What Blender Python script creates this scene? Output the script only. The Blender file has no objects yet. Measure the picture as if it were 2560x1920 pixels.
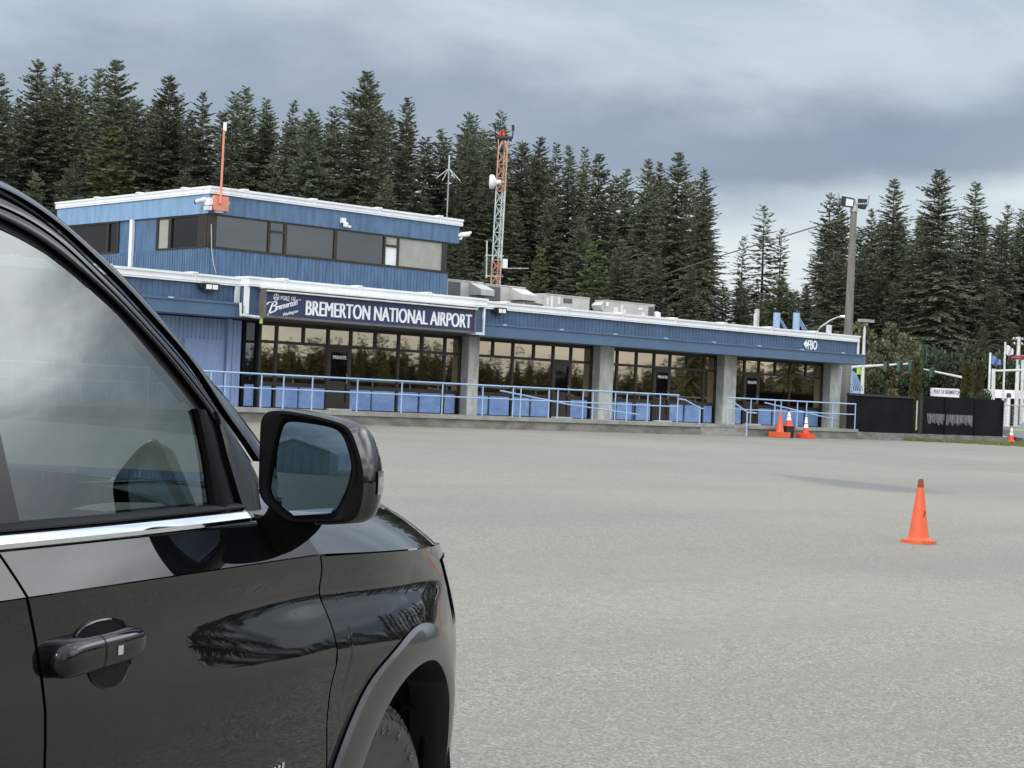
import bpy, math, random
import numpy as np
from mathutils import Vector, Matrix
R = math.radians
S = bpy.context.scene
COL = S.collection
random.seed(7)
rng = np.random.default_rng(7)

# ------------------------------------------------------------------ camera
FPX = 4454.0                                  # focal length in photo pixels (2560 wide)
AX = np.array([.7306, .0382, .6817]); AX /= np.linalg.norm(AX)     # terminal front, in lens axes (right, down, forward)
AY = np.array([-.6815, -.0212, .7315]); AY -= AX * (AX @ AY); AY /= np.linalg.norm(AY)
AZ = np.cross(AX, AY); AZ = AZ if AZ[1] < 0 else -AZ
M3 = np.array([AX, AY, AZ])
CAM = np.array([0., 0., 1.6])
cam = bpy.data.cameras.new('camera'); camo = bpy.data.objects.new('camera', cam); COL.objects.link(camo)
cam.sensor_width = 36; cam.lens = FPX / 2560 * 36; cam.clip_start = .05; cam.clip_end = 4000
rw, uw, bw = M3 @ [1, 0, 0], M3 @ [0, -1, 0], M3 @ [0, 0, -1]
camo.matrix_world = Matrix(((rw[0], uw[0], bw[0], 0), (rw[1], uw[1], bw[1], 0), (rw[2], uw[2], bw[2], 1.6), (0, 0, 0, 1)))
S.camera = camo
FW = M3 @ [0, 0, 1]; FW[2] = 0; FW /= np.linalg.norm(FW)
RT = np.array([FW[1], -FW[0], 0])

def ray(px, py): return M3 @ np.array([px - 1280., py - 960., FPX])
def onY(px, py, y): d = ray(px, py); return CAM + d * (y / d[1])
def onX(px, py, x): d = ray(px, py); return CAM + d * (x / d[0])
def onZ(px, py, z): d = ray(px, py); return CAM + d * ((z - 1.6) / d[2])
def pt(px, py, D): return CAM + ray(px, py) * (D / FPX)
GB = .66                                       # ground level at the terminal; the apron falls away towards the camera
def gz(y): return GB * min(y, 46.) / 46.

# ------------------------------------------------------------------ node helpers
class NT:
    def __init__(s, tree): s.t = tree; tree.nodes.clear()
    def n(s, ty, **kw):
        nd = s.t.nodes.new(ty)
        for k, v in kw.items():
            if k.startswith('_'): setattr(nd, k[1:], v)
            else: s.set(nd.inputs[int(k[1:])] if k[0] == 'i' and k[1:].isdigit() else nd.inputs[k.replace('__', ' ')], v)
        return nd
    def set(s, inp, v):
        if hasattr(v, 'bl_idname') and hasattr(v, 'outputs'): s.t.links.new(v.outputs[0], inp)
        elif hasattr(v, 'is_output'): s.t.links.new(v, inp)
        elif isinstance(v, tuple) and inp.type == 'RGBA' and len(v) == 3: inp.default_value = (*v, 1)
        else: inp.default_value = v
    def m(s, op, a, b=0., c=0.): return s.n('ShaderNodeMath', _operation=op, i0=a, i1=b, i2=c)
    def mix(s, f, a, b, bt='MIX'):
        nd = s.t.nodes.new('ShaderNodeMix'); nd.data_type = 'RGBA'; nd.blend_type = bt
        s.set(nd.inputs[0], f); s.set(nd.inputs[6], a); s.set(nd.inputs[7], b); return nd.outputs[2]
    def ss(s, x, a, b):                         # smoothstep a..b
        nd = s.n('ShaderNodeMapRange', _interpolation_type='SMOOTHSTEP'); s.set(nd.inputs[0], x)
        nd.inputs[1].default_value = a; nd.inputs[2].default_value = b; return nd
    def ramp(s, x, pts, interp='LINEAR'):
        nd = s.t.nodes.new('ShaderNodeValToRGB'); s.set(nd.inputs[0], x); e = nd.color_ramp.elements
        nd.color_ramp.interpolation = interp
        while len(e) < len(pts): e.new(.5)
        for el, (p, c) in zip(e, pts):
            el.position = p; el.color = (c, c, c, 1) if not isinstance(c, tuple) else (*c, 1)
        return nd

# ------------------------------------------------------------------ sky and sun
SUN_EL = R(32)
sun_from = np.array([-.95, -.30, 0]); sun_from /= np.linalg.norm(sun_from)    # behind cloud, over the left shoulder
W = bpy.data.worlds.new('World'); S.world = W; W.use_nodes = True
t = NT(W.node_tree)
tc = t.n('ShaderNodeTexCoord').outputs['Generated']
def unit3(v): v = np.array(v, float); return v / np.linalg.norm(v)
def dot(v): nd = t.n('ShaderNodeVectorMath', _operation='DOT_PRODUCT'); t.set(nd.inputs[0], tc); nd.inputs[1].default_value = tuple(v); return nd.outputs['Value']
a_, b_, z_ = dot(RT), dot(FW), dot((0, 0, 1))
bb = t.m('MAXIMUM', b_, .12)
az = t.m('DIVIDE', a_, bb); el = t.m('DIVIDE', z_, bb)
front = t.ss(b_, .15, .6)
cv = t.n('ShaderNodeCombineXYZ', X=t.m('MULTIPLY', az, 4.6), Y=t.m('MULTIPLY', el, 9.5), Z=b_)
n1 = t.n('ShaderNodeTexNoise', Vector=cv, Scale=1.5, Detail=7., Roughness=.56)
cv2 = t.n('ShaderNodeCombineXYZ', X=t.m('ADD', t.m('MULTIPLY', az, 4.2), t.m('MULTIPLY', el, 5.)), Y=t.m('MULTIPLY', el, 11.), Z=.3)
n2 = t.n('ShaderNodeTexNoise', Vector=cv2, Scale=1.5, Detail=7., Roughness=.55, Distortion=.4)
wob = t.m('MULTIPLY', t.m('SUBTRACT', n1, .5), .075)
cen = t.ramp(t.n('ShaderNodeMapRange', i0=az, i1=-.32, i2=.32), [(0, .172), (.18, .168), (.42, .172), (.52, .158), (.70, .144), (.82, .150), (1, .178)], 'EASE')
wid = t.ramp(t.n('ShaderNodeMapRange', i0=az, i1=-.32, i2=.32), [(0, .018), (.2, .032), (.45, .034), (.7, .026), (1, .022)], 'EASE')
dist = t.m('DIVIDE', t.m('SUBTRACT', t.m('ADD', el, wob), cen), wid)
below = t.ss(dist, -1.75, -.55); above = t.ss(dist, 1.9, .15)
band = t.m('MULTIPLY', below, above)
up = t.mix(t.ss(n2, .35, .68), (.475, .57, .67), (.63, .705, .775))
lowc = t.mix(t.ss(n1, .35, .7), (.64, .72, .78), (.82, .88, .91))
basec = t.mix(t.ss(dist, -.9, .9), lowc, up)
darkc = t.mix(t.ss(az, -.22, .10), t.mix(t.ss(n1, .3, .7), (.315, .385, .49), (.40, .47, .565)), t.mix(t.ss(n1, .3, .7), (.265, .325, .435), (.325, .39, .50)))
fr = t.mix(t.m('MULTIPLY', band, .96), basec, darkc)
# the rest of the overcast vault
sv = t.n('ShaderNodeVectorMath', _operation='MULTIPLY'); t.set(sv.inputs[0], tc); sv.inputs[1].default_value = (1, 1, 2.6)
n3 = t.n('ShaderNodeTexNoise', Vector=sv, Scale=2.3, Detail=6., Roughness=.55)
vault = t.mix(t.ss(n3, .36, .66), (.40, .47, .58), (1.05, 1.09, 1.10))
hi = t.m('ADD', t.m('ADD', t.m('MULTIPLY', t.ss(b_, .3, .8), .35), t.m('ADD', t.m('MULTIPLY', t.ss(z_, .12, .75), 1.0), t.m('MULTIPLY', t.ss(b_, .1, -.5), .55))), 1.)
vaulth = t.n('ShaderNodeVectorMath', _operation='SCALE'); t.set(vaulth.inputs[0], vault); t.set(vaulth.inputs['Scale'], hi)
lowfront = t.m('MULTIPLY', front, t.ss(el, .50, .26))
lobe = dot(unit3((.96, -.22, .46)))                # the thinnest, brightest part of the overcast
lb = t.m('MULTIPLY', t.ss(lobe, .80, .99), t.m('ADD', t.m('MULTIPLY', t.ss(n3, .38, .62), 2.4), .9))
vl = t.n('ShaderNodeVectorMath', _operation='ADD'); t.set(vl.inputs[0], vaulth.outputs[0]); t.set(vl.inputs[1], lb)
clouds = t.mix(lowfront, vl.outputs[0], fr)
c10 = t.n('ShaderNodeVectorMath', _operation='SCALE'); t.set(c10.inputs[0], clouds); c10.inputs['Scale'].default_value = 10.
sky = t.n('ShaderNodeTexSky', _sky_type='NISHITA', _sun_disc=False)
sky.sun_elevation = SUN_EL; sky.sun_rotation = math.atan2(sun_from[0], sun_from[1])
skyc = t.mix(.95, sky.outputs[0], c10.outputs[0])
bg = t.n('ShaderNodeBackground', Color=skyc, Strength=.1)
t.n('ShaderNodeOutputWorld', Surface=bg)
sl = bpy.data.lights.new('sun', 'SUN'); sl.energy = 1.5; sl.angle = R(14); sl.color = (1, .96, .9)
so = bpy.data.objects.new('sun', sl); COL.objects.link(so)
sd = Vector((sun_from[0] * math.cos(SUN_EL), sun_from[1] * math.cos(SUN_EL), math.sin(SUN_EL)))
so.rotation_euler = sd.to_track_quat('Z', 'Y').to_euler(); so.location = (0, 0, 60)
S.view_settings.view_transform = 'Standard'; S.view_settings.look = 'None'; S.view_settings.exposure = 0.0; S.view_settings.gamma = 1
try:
    S.cycles.use_denoising = True
    S.cycles.max_bounces = 8; S.cycles.transparent_max_bounces = 16
    S.cycles.caustics_reflective = False; S.cycles.caustics_refractive = False
except Exception: pass

# ------------------------------------------------------------------ materials
def mat(name, col, rough=.6, metal=0., var=.15, scale=3., bump=0., bscale=40., coat=0., col2=None, spec=.5, stretch=(1, 1, 1), rvar=0.):
    m = bpy.data.materials.new(name); m.use_nodes = True; t = NT(m.node_tree)
    co = t.n('ShaderNodeTexCoord').outputs['Object']
    mp = t.n('ShaderNodeMapping', Vector=co, Scale=stretch)
    n = t.n('ShaderNodeTexNoise', Vector=mp, Scale=scale, Detail=6., Roughness=.6)
    f = t.ss(n, .3, .72)
    c2 = col2 or tuple(c * (1 - var) for c in col)
    c1 = col if col2 else tuple(min(1, c * (1 + var)) for c in col)
    p = t.n('ShaderNodeBsdfPrincipled', Base__Color=t.mix(f, c1, c2), Roughness=rough, Metallic=metal)
    if rvar: t.set(p.inputs['Roughness'], t.m('ADD', t.m('MULTIPLY', n, rvar), rough - rvar / 2))
    p.inputs['Specular IOR Level'].default_value = spec
    if coat: p.inputs['Coat Weight'].default_value = coat; p.inputs['Coat Roughness'].default_value = .01
    if bump:
        nb = t.n('ShaderNodeTexNoise', Vector=mp, Scale=bscale, Detail=3.)
        b = t.n('ShaderNodeBump', Height=nb, Strength=bump, Distance=.01); t.set(p.inputs['Normal'], b)
    t.n('ShaderNodeOutputMaterial', Surface=p)
    return m

def foliage_mat(name, c1, c2, c3):
    m = bpy.data.materials.new(name); m.use_nodes = True; t = NT(m.node_tree)
    g = t.n('ShaderNodeNewGeometry').outputs['Random Per Island']
    oi = t.n('ShaderNodeObjectInfo').outputs['Random']
    c = t.mix(g, c1, c2)
    c = t.mix(t.m('MULTIPLY', t.ss(g, .72, 1.), .8), c, c3)
    hs = t.n('ShaderNodeHueSaturation', Color=c); t.set(hs.inputs['Hue'], t.m('ADD', t.m('MULTIPLY', oi, .06), .445))
    t.set(hs.inputs['Value'], t.m('ADD', t.m('MULTIPLY', oi, .6), .7)); hs.inputs['Saturation'].default_value = 1.
    d = t.n('ShaderNodeBsdfPrincipled', Base__Color=hs, Roughness=.62); d.inputs['Specular IOR Level'].default_value = .35
    tr = t.n('ShaderNodeBsdfTranslucent', Color=hs)
    mx = t.n('ShaderNodeMixShader', i0=.28, i1=d, i2=tr)
    t.n('ShaderNodeOutputMaterial', Surface=mx)
    return m

def pavement_mat():
    m = bpy.data.materials.new('aggregate_pavement'); m.use_nodes = True; t = NT(m.node_tree)
    pos = t.n('ShaderNodeNewGeometry').outputs['Position']
    fine = t.n('ShaderNodeTexNoise', Vector=pos, Scale=55., Detail=3., Roughness=.75)
    vor = t.n('ShaderNodeTexVoronoi', Vector=pos, Scale=75.)
    med = t.n('ShaderNodeTexNoise', Vector=pos, Scale=11., Detail=5., Roughness=.7)
    # paver passes run along the terminal front
    mp = t.n('ShaderNodeMapping', Vector=pos, Scale=(.05, .55, 1)); mp.inputs['Rotation'].default_value = (0, 0, R(9))
    st = t.n('ShaderNodeTexNoise', Vector=mp, Scale=1.1, Detail=5., Roughness=.6)
    big = t.n('ShaderNodeTexNoise', Vector=pos, Scale=.09, Detail=3.)
    c = t.mix(t.ss(fine, .34, .66), (.070, .064, .050), (.272, .248, .195))
    c = t.mix(t.m('MULTIPLY', t.ss(t.n('ShaderNodeSeparateColor', i0=vor.outputs['Color']).outputs[0], .62, 1.), .55), c, (.46, .42, .33))
    c = t.mix(t.m('MULTIPLY', t.ss(t.n('ShaderNodeSeparateColor', i0=vor.outputs['Color']).outputs[1], .78, 1.), .5), c, (.06, .056, .05))
    c = t.mix(t.m('MULTIPLY', t.ss(st, .38, .66), .85), c, t.mix(.5, c, (.140, .127, .102)))
    c = t.mix(t.m('MULTIPLY', t.ss(big, .4, .65), .55), c, t.mix(.5, c, (.34, .31, .245)))
    c = t.mix(t.m('MULTIPLY', t.ss(med, .42, .72), .5), c, (.115, .104, .082))
    # a long soft-edged patch, darker than the rest, in front of the steps
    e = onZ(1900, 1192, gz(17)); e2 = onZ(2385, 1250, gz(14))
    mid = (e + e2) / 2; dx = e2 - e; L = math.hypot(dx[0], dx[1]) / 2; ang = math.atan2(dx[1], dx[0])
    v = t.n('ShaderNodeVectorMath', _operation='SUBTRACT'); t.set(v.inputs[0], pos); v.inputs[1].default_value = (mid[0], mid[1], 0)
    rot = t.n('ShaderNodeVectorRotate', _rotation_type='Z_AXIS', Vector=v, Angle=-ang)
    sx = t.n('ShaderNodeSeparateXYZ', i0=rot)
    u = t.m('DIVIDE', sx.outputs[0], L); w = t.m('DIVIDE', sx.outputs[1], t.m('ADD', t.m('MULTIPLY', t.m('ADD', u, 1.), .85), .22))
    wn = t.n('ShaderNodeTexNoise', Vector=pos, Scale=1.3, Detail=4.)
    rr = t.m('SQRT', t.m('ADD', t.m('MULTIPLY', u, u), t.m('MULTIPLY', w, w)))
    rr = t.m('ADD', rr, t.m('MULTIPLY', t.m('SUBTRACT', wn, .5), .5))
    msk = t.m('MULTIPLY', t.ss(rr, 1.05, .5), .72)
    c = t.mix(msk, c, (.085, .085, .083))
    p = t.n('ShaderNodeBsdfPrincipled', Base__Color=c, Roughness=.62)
    p.inputs['Specular IOR Level'].default_value = .8
    h = t.m('ADD', t.m('MULTIPLY', vor.outputs['Distance'], 1.), t.m('MULTIPLY', fine, .6))
    b = t.n('ShaderNodeBump', Height=h, Strength=.55, Distance=.006); t.set(p.inputs['Normal'], b)
    t.n('ShaderNodeOutputMaterial', Surface=p)
    return m

def paint_mat():
    """black clear-coated car paint"""
    m = bpy.data.materials.new('black_paint'); m.use_nodes = True; t = NT(m.node_tree)
    co = t.n('ShaderNodeTexCoord').outputs['Object']
    n = t.n('ShaderNodeTexNoise', Vector=co, Scale=5., Detail=4.)
    dust = t.n('ShaderNodeTexNoise', Vector=co, Scale=160., Detail=2.)
    c = t.mix(t.m('MULTIPLY', t.ss(n, .45, .75), .5), (.0035, .0037, .004), (.008, .008, .0085))
    c = t.mix(t.m('MULTIPLY', t.ss(dust, .66, .82), .10), c, (.10, .095, .085))
    p = t.n('ShaderNodeBsdfPrincipled', Base__Color=c, Roughness=.5)
    p.inputs['Specular IOR Level'].default_value = 0.
    p.inputs['Coat Weight'].default_value = 1.; p.inputs['Coat Roughness'].default_value = .012; p.inputs['Coat IOR'].default_value = 1.46
    t.n('ShaderNodeOutputMaterial', Surface=p)
    return m

def glass_mat(name, tint, refl, rcol=(1, 1, 1), rough=.005, floor=.12):
    """tinted pane: see-through tint with a mirror-like film whose share grows at a slant"""
    m = bpy.data.materials.new(name); m.use_nodes = True; t = NT(m.node_tree)
    tr = t.n('ShaderNodeBsdfTransparent', Color=tint)
    gl = t.n('ShaderNodeBsdfGlossy', Color=rcol, Roughness=rough)
    fr = t.n('ShaderNodeLayerWeight', Blend=.5)
    f = t.m('ADD', t.m('MULTIPLY', fr.outputs['Fresnel'], refl), floor)
    mx = t.n('ShaderNodeMixShader', i0=f, i1=tr, i2=gl)
    t.n('ShaderNodeOutputMaterial', Surface=mx)
    return m

def bronze_mat(name, rcol, dark, mixf=.8):
    """opaque bronze reflective glazing, slightly wavy"""
    m = bpy.data.materials.new(name); m.use_nodes = True; t = NT(m.node_tree)
    co = t.n('ShaderNodeNewGeometry').outputs['Position']
    n = t.n('ShaderNodeTexNoise', Vector=co, Scale=.5, Detail=2.)
    b = t.n('ShaderNodeBump', Height=n, Strength=.12, Distance=.02)
    gl = t.n('ShaderNodeBsdfGlossy', Color=rcol, Roughness=.015, Normal=b)
    d = t.n('ShaderNodeBsdfDiffuse', Color=dark)
    mx = t.n('ShaderNodeMixShader', i0=mixf, i1=d, i2=gl)
    t.n('ShaderNodeOutputMaterial', Surface=mx)
    return m

def emis(name, col, s):
    m = bpy.data.materials.new(name); m.use_nodes = True; t = NT(m.node_tree)
    e = t.n('ShaderNodeEmission', Color=col, Strength=s); t.n('ShaderNodeOutputMaterial', Surface=e); return m

MT = dict(
    pave=pavement_mat(), paint=paint_mat(),
    slab=mat('pale_concrete', (.29, .283, .255), .85, var=.2, scale=1.5, bump=.2),
    conc=mat('weathered_concrete', (.50, .50, .46), .85, var=.25, scale=2.5, bump=.3, stretch=(1, 1, .5)),
    curb=mat('mossy_concrete', (.13, .128, .11), .9, scale=1.3, col2=(.26, .255, .225), bump=.4, stretch=(1, 1, 2.5)),
    siding=mat('blue_siding', (.078, .146, .248), .6, var=.22, scale=1.6, bump=.15, bscale=20., stretch=(3, 3, .6)),
    palefascia=mat('pale_blue_fascia', (.20, .335, .50), .65, var=.14, scale=1.4, stretch=(1, 2.5, .5)),  # lighter blue than the rest of the tower
    fascia=mat('blue_fascia', (.060, .114, .198), .55, var=.16, scale=2., bump=.1, stretch=(1, 1, 1)),
    canopy=mat('slate_blue_canopy', (.070, .130, .220), .5, var=.10, scale=.7),
    paleblue=mat('pale_blue_panel', (.175, .30, .585), .6, scale=1.6, col2=(.29, .425, .70), bump=.1, stretch=(1, 1, 1.6)),
    palesiding=mat('pale_blue_siding', (.30, .40, .64), .6, var=.14, scale=1.2, stretch=(2, 2, .6)),
    white=mat('white_metal', (.80, .81, .82), .45, var=.05, scale=1.5),
    dirtywhite=mat('weathered_white', (.62, .63, .61), .55, var=.15, scale=3.),
    bronze=mat('bronze_frame', (.035, .027, .022), .45, var=.2, metal=.3),
    glass=bronze_mat('bronze_glazing', (.62, .51, .36), (.012, .010, .007), .86),
    tglass=bronze_mat('tower_glazing', (.21, .215, .22), (.02, .02, .02), .62),
    dglass=bronze_mat('dark_glazing', (.12, .12, .12), (.012, .011, .010), .5),
    blind=mat('drawn_blind', (.34, .33, .29), .7, var=.08),
    rail=mat('pale_blue_rail', (.33, .46, .66), .5, var=.1, scale=4.),
    signblue=mat('navy_sign_face', (.016, .027, .092), .45, var=.08, scale=.8),
    signwhite=mat('sign_white', (.82, .84, .86), .5, var=.02),
    signframe=mat('sign_frame', (.13, .115, .10), .5, var=.2),
    soffit=mat('dark_soffit', (.035, .042, .055), .7, var=.2),
    orange=mat('orange_enamel', (.72, .26, .17), .5, var=.1, scale=3.),
    coneor=mat('cone_orange', (.76, .11, .035), .55, col2=(.62, .11, .045), scale=9., bump=.05),
    conered=mat('cone_red_orange', (.80, .07, .02), .5, var=.1, scale=5.),
    conedark=mat('scuffed_cone_tip', (.22, .05, .02), .7, var=.3, scale=12.),
    conewhite=mat('reflective_white', (.85, .85, .86), .4, var=.04),
    rubber=mat('black_rubber', (.014, .014, .014), .6, var=.3),
    galv=mat('galvanised_steel', (.34, .36, .36), .5, metal=.4, var=.15),
    tan=mat('hvac_grey', (.50, .485, .45), .55, var=.14, scale=1.2),
    tandark=mat('hvac_louvre', (.10, .10, .10), .6, var=.2),
    tag=mat('pale_label', (.78, .77, .72), .5, var=.05),
    lattor=mat('faded_orange_steel', (.50, .30, .22), .6, var=.2),
    lattwh=mat('weathered_white_steel', (.50, .54, .53), .6, var=.15),
    wood=mat('weathered_pole', (.17, .16, .14), .85, var=.25, scale=2., stretch=(4, 4, .4), bump=.3),
    bark=mat('conifer_bark', (.075, .058, .045), .9, var=.35, scale=4., stretch=(3, 3, .6)),
    mesh=mat('black_windscreen', (.008, .009, .011), .8, var=.35, scale=.9, spec=.1),
    worn=mat('torn_windscreen', (.22, .22, .22), .8, scale=3.5, col2=(.02, .02, .022), stretch=(6, 6, .8)),
    maroon=mat('maroon_siding', (.20, .025, .035), .6, var=.15),
    carw=mat('silver_car_paint', (.34, .37, .39), .3, metal=.5, var=.1),
    dirt=mat('forest_floor', (.05, .05, .03), .95, var=.4, scale=.3),
    grass=mat('dry_grass', (.115, .14, .035), .9, col2=(.19, .20, .07), scale=3.),
    sealbl=mat('window_rubber', (.004, .004, .005), .5, var=.2, spec=.12),
    chrome=mat('chrome_trim', (.75, .77, .80), .06, metal=1., var=.03),
    plastic=mat('grained_plastic', (.004, .004, .004), .55, var=.15, spec=.06),
    piano=mat('gloss_black_plastic', (.006, .006, .007), .16, var=.1, coat=.12, spec=.22),
    flare=mat('satin_dark_trim', (.024, .0235, .022), .30, var=.1, spec=.6, coat=.25),
    tyre=mat('tyre_rubber', (.042, .042, .043), .62, var=.25, scale=8., bump=.2),
    tyretext=mat('tyre_lettering', (.13, .125, .12), .7, var=.1),
    inter=mat('dark_interior', (.013, .014, .014), .7, var=.2),
    rim=mat('alloy_rim', (.35, .35, .36), .25, metal=1., var=.05),
    lens=mat('clear_lens', (.14, .145, .15), .10, var=.9, scale=45., coat=1.),
    mirror=mat('mirror_glass', (.075, .108, .135), .004, metal=1., var=.01),
    teal=mat('pale_teal_metal', (.42, .56, .55), .5, var=.08, scale=.4),
    road=mat('asphalt', (.06, .06, .06), .9, var=.2),
    flagb=mat('blue_flag', (.12, .19, .40), .8, var=.3, scale=2.),
    flagw=mat('pale_flag', (.62, .58, .60), .8, var=.2, scale=2.),
    green=mat('green_signal', (.05, .10, .08), .5, var=.15),
    greens=mat('green_banner', (.01, .12, .06), .7, var=.2),
    beige=mat('cream_wall', (.50, .47, .40), .7, var=.1),
    yell=mat('yellow_green_pvc', (.45, .62, .10), .5, var=.1),
    leaf=foliage_mat('conifer_needles', (.096, .130, .086), (.208, .240, .158), (.31, .32, .21)),
    leaff=foliage_mat('backlit_far_needles', (.026, .028, .015), (.050, .052, .026), (.075, .07, .036)),  # backlit darkness of the far wood put into the needle colour
    leafg=foliage_mat('fresh_needles', (.07, .115, .05), (.15, .20, .085), (.24, .27, .14)),
    leafp=foliage_mat('pale_broad_leaves', (.06, .075, .035), (.16, .17, .09), (.30, .29, .19)),
    leafd=foliage_mat('shrub_leaves', (.022, .04, .02), (.06, .085, .04), (.12, .14, .07)),
    leafc=foliage_mat('cypress_leaves', (.045, .055, .018), (.085, .095, .03), (.13, .13, .05)),
    glassv=glass_mat('tinted_car_glass', (.15, .19, .18), .36, (.86, .90, .89), floor=.085),
    wind=glass_mat('windscreen_glass', (.62, .70, .66), .6, floor=.05),
    redlamp=emis('red_beacon', (1., .05, .03), 1.6),
)

# ------------------------------------------------------------------ mesh helpers
class MB:
    def __init__(s): s.v = []; s.f = []
    def add(s, v, f):
        o = len(s.v); s.v += [tuple(map(float, p)) for p in v]; s.f += [tuple(i + o for i in q) for q in f]; return s
    def box(s, x0, x1, y0, y1, z0, z1):
        return s.add([(x, y, z) for z in (z0, z1) for y in (y0, y1) for x in (x0, x1)],
                     [(0, 2, 3, 1), (4, 5, 7, 6), (0, 1, 5, 4), (2, 6, 7, 3), (0, 4, 6, 2), (1, 3, 7, 5)])
    def tube(s, pts, r, n=8, cap=True):
        pts = [np.array(p, float) for p in pts]; k = len(pts); rs = r if hasattr(r, '__len__') else [r] * k
        V = []
        up = np.array([0, 0, 1.])
        for i, p in enumerate(pts):
            d = pts[min(i + 1, k - 1)] - pts[max(i - 1, 0)]; d /= (np.linalg.norm(d) + 1e-9)
            a = np.cross(d, up if abs(d[2]) < .95 else np.array([1., 0, 0])); a /= np.linalg.norm(a); b = np.cross(d, a)
            V += [p + rs[i] * (a * math.cos(q) + b * math.sin(q)) for q in np.arange(n) * 2 * math.pi / n]
        F = [(i * n + j, i * n + (j + 1) % n, (i + 1) * n + (j + 1) % n, (i + 1) * n + j) for i in range(k - 1) for j in range(n)]
        if cap: F += [tuple(range(n))[::-1], tuple((k - 1) * n + j for j in range(n))]
        return s.add(V, F)
    def lathe(s, prof, n=24, c=(0, 0, 0), ax='z'):
        V = []
        for r, h in prof:
            for q in np.arange(n) * 2 * math.pi / n:
                x, y = r * math.cos(q), r * math.sin(q)
                V.append((c[0] + x, c[1] + y, c[2] + h) if ax == 'z' else ((c[0] + x, c[1] + h, c[2] + y) if ax == 'y' else (c[0] + h, c[1] + x, c[2] + y)))
        k = len(prof)
        F = [(i * n + j, i * n + (j + 1) % n, (i + 1) * n + (j + 1) % n, (i + 1) * n + j) for i in range(k - 1) for j in range(n)]
        F += [tuple(range(n))[::-1], tuple((k - 1) * n + j for j in range(n))]
        return s.add(V, F)
    def grid(s, P):                              # P[i][j] -> point
        k, n = len(P), len(P[0])
        return s.add([p for r in P for p in r], [(i * n + j, i * n + j + 1, (i + 1) * n + j + 1, (i + 1) * n + j) for i in range(k - 1) for j in range(n - 1)])
    def prism(s, poly, d):                       # flat polygon (3-D points) extruded by vector d
        n = len(poly); d = np.array(d, float); P = [np.array(p, float) for p in poly]
        return s.add(P + [p + d for p in P], [tuple(range(n)), tuple(range(2 * n - 1, n - 1, -1))] + [(i, (i + 1) % n + 0, (i + 1) % n + n, i + n) for i in range(n)])
    def ribs_y(s, x0, x1, y, z0, z1, pitch, d):   # ribbed wall facing -Y: rib strips standing proud of a sheet
        s.box(x0, x1, y, y + .08, z0, z1); x = x0 + pitch * .1
        while x + pitch * .72 < x1: s.box(x, x + pitch * .72, y - d, y + .01, z0 + .003, z1 - .003); x += pitch
        return s
    def ribs_x(s, x, y0, y1, z0, z1, pitch, d):
        s.box(x, x + .08, y0, y1, z0, z1); y = y0 + pitch * .1
        while y + pitch * .72 < y1: s.box(x - d, x + .01, y, y + pitch * .72, z0 + .003, z1 - .003); y += pitch
        return s

ORG = {}
def tag(o, label=None, cat=None, group=None, kind=None):
    for k, v in (('label', label), ('category', cat), ('group', group), ('kind', kind)):
        if v: o[k] = v
    return o
def obj(name, mb, m, parent=None, smooth=False, mesh=None, local=False):
    org = np.array(ORG.get(parent.name, (0, 0, 0)) if parent else (0, 0, 0), float)
    if mesh is None:
        me = bpy.data.meshes.new(name)
        v = mb.v if local else [tuple(np.array(p) - org) for p in mb.v]
        me.from_pydata(v, [], mb.f); me.update()
        if smooth:
            me.polygons.foreach_set('use_smooth', [True] * len(me.polygons))
            if smooth != 'all':
                try: me.set_sharp_from_angle(angle=R(38))
                except Exception: pass
        me.materials.append(MT[m] if isinstance(m, str) else m)
    else: me = mesh
    o = bpy.data.objects.new(name, me); COL.objects.link(o)
    if parent: o.parent = parent; ORG[o.name] = tuple(org)
    else: ORG[o.name] = (0, 0, 0)
    return o
def thing(name, loc, label, cat, group=None):
    o = bpy.data.objects.new(name, None); COL.objects.link(o); o.location = tuple(loc); o.empty_display_size = .2
    ORG[o.name] = tuple(loc); return tag(o, label, cat, group)
def solo(name, mb, m, label, cat, group=None, smooth=False): return tag(obj(name, mb, m, None, smooth), label, cat, group)
def struct(name, mb, m, smooth=False, kind='structure'): return tag(obj(name, mb, m, None, smooth), kind=kind)
def glyphs(s, size, m, ext=.004, bold=0., shear=0., align='LEFT'):
    cu = bpy.data.curves.new('lettering', 'FONT'); cu.body = s; cu.size = size; cu.extrude = ext; cu.offset = bold; cu.shear = shear; cu.align_x = align; cu.materials.append(MT[m])
    o = bpy.data.objects.new('lettering', cu); COL.objects.link(o); bpy.context.view_layer.update()
    me = bpy.data.meshes.new_from_object(o.evaluated_get(bpy.context.evaluated_depsgraph_get())); bpy.data.objects.remove(o)
    if not me.materials: me.materials.append(MT[m])
    return me
def text(name, s, pos, xdir, ndir, h, m, parent, sx=1., bold=0., ext=.004, shear=0., align='LEFT', roll=0., fit=None):
    """lettering standing on a plane: pos = left end of the baseline, xdir along the line, ndir out of the wall"""
    me = glyphs(s, h / .727, m, ext, bold, shear, align); me.name = name
    x = Vector(xdir).normalized(); n = Vector(ndir).normalized(); y = n.cross(x)
    org = Vector(ORG.get(parent.name, (0, 0, 0)))
    r = Matrix((x, y, n)).transposed().to_4x4() @ Matrix.Rotation(roll, 4, 'Z') @ Matrix.Diagonal((sx, 1, 1, 1))
    if fit: w = max(v.co.x for v in me.vertices); r = r @ Matrix.Diagonal((fit / w, 1, 1, 1))
    o = bpy.data.objects.new(name, me); COL.objects.link(o)
    if parent: o.parent = parent
    o.matrix_basis = Matrix.Translation(Vector(tuple(pos)) - org) @ r
    return o

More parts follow.
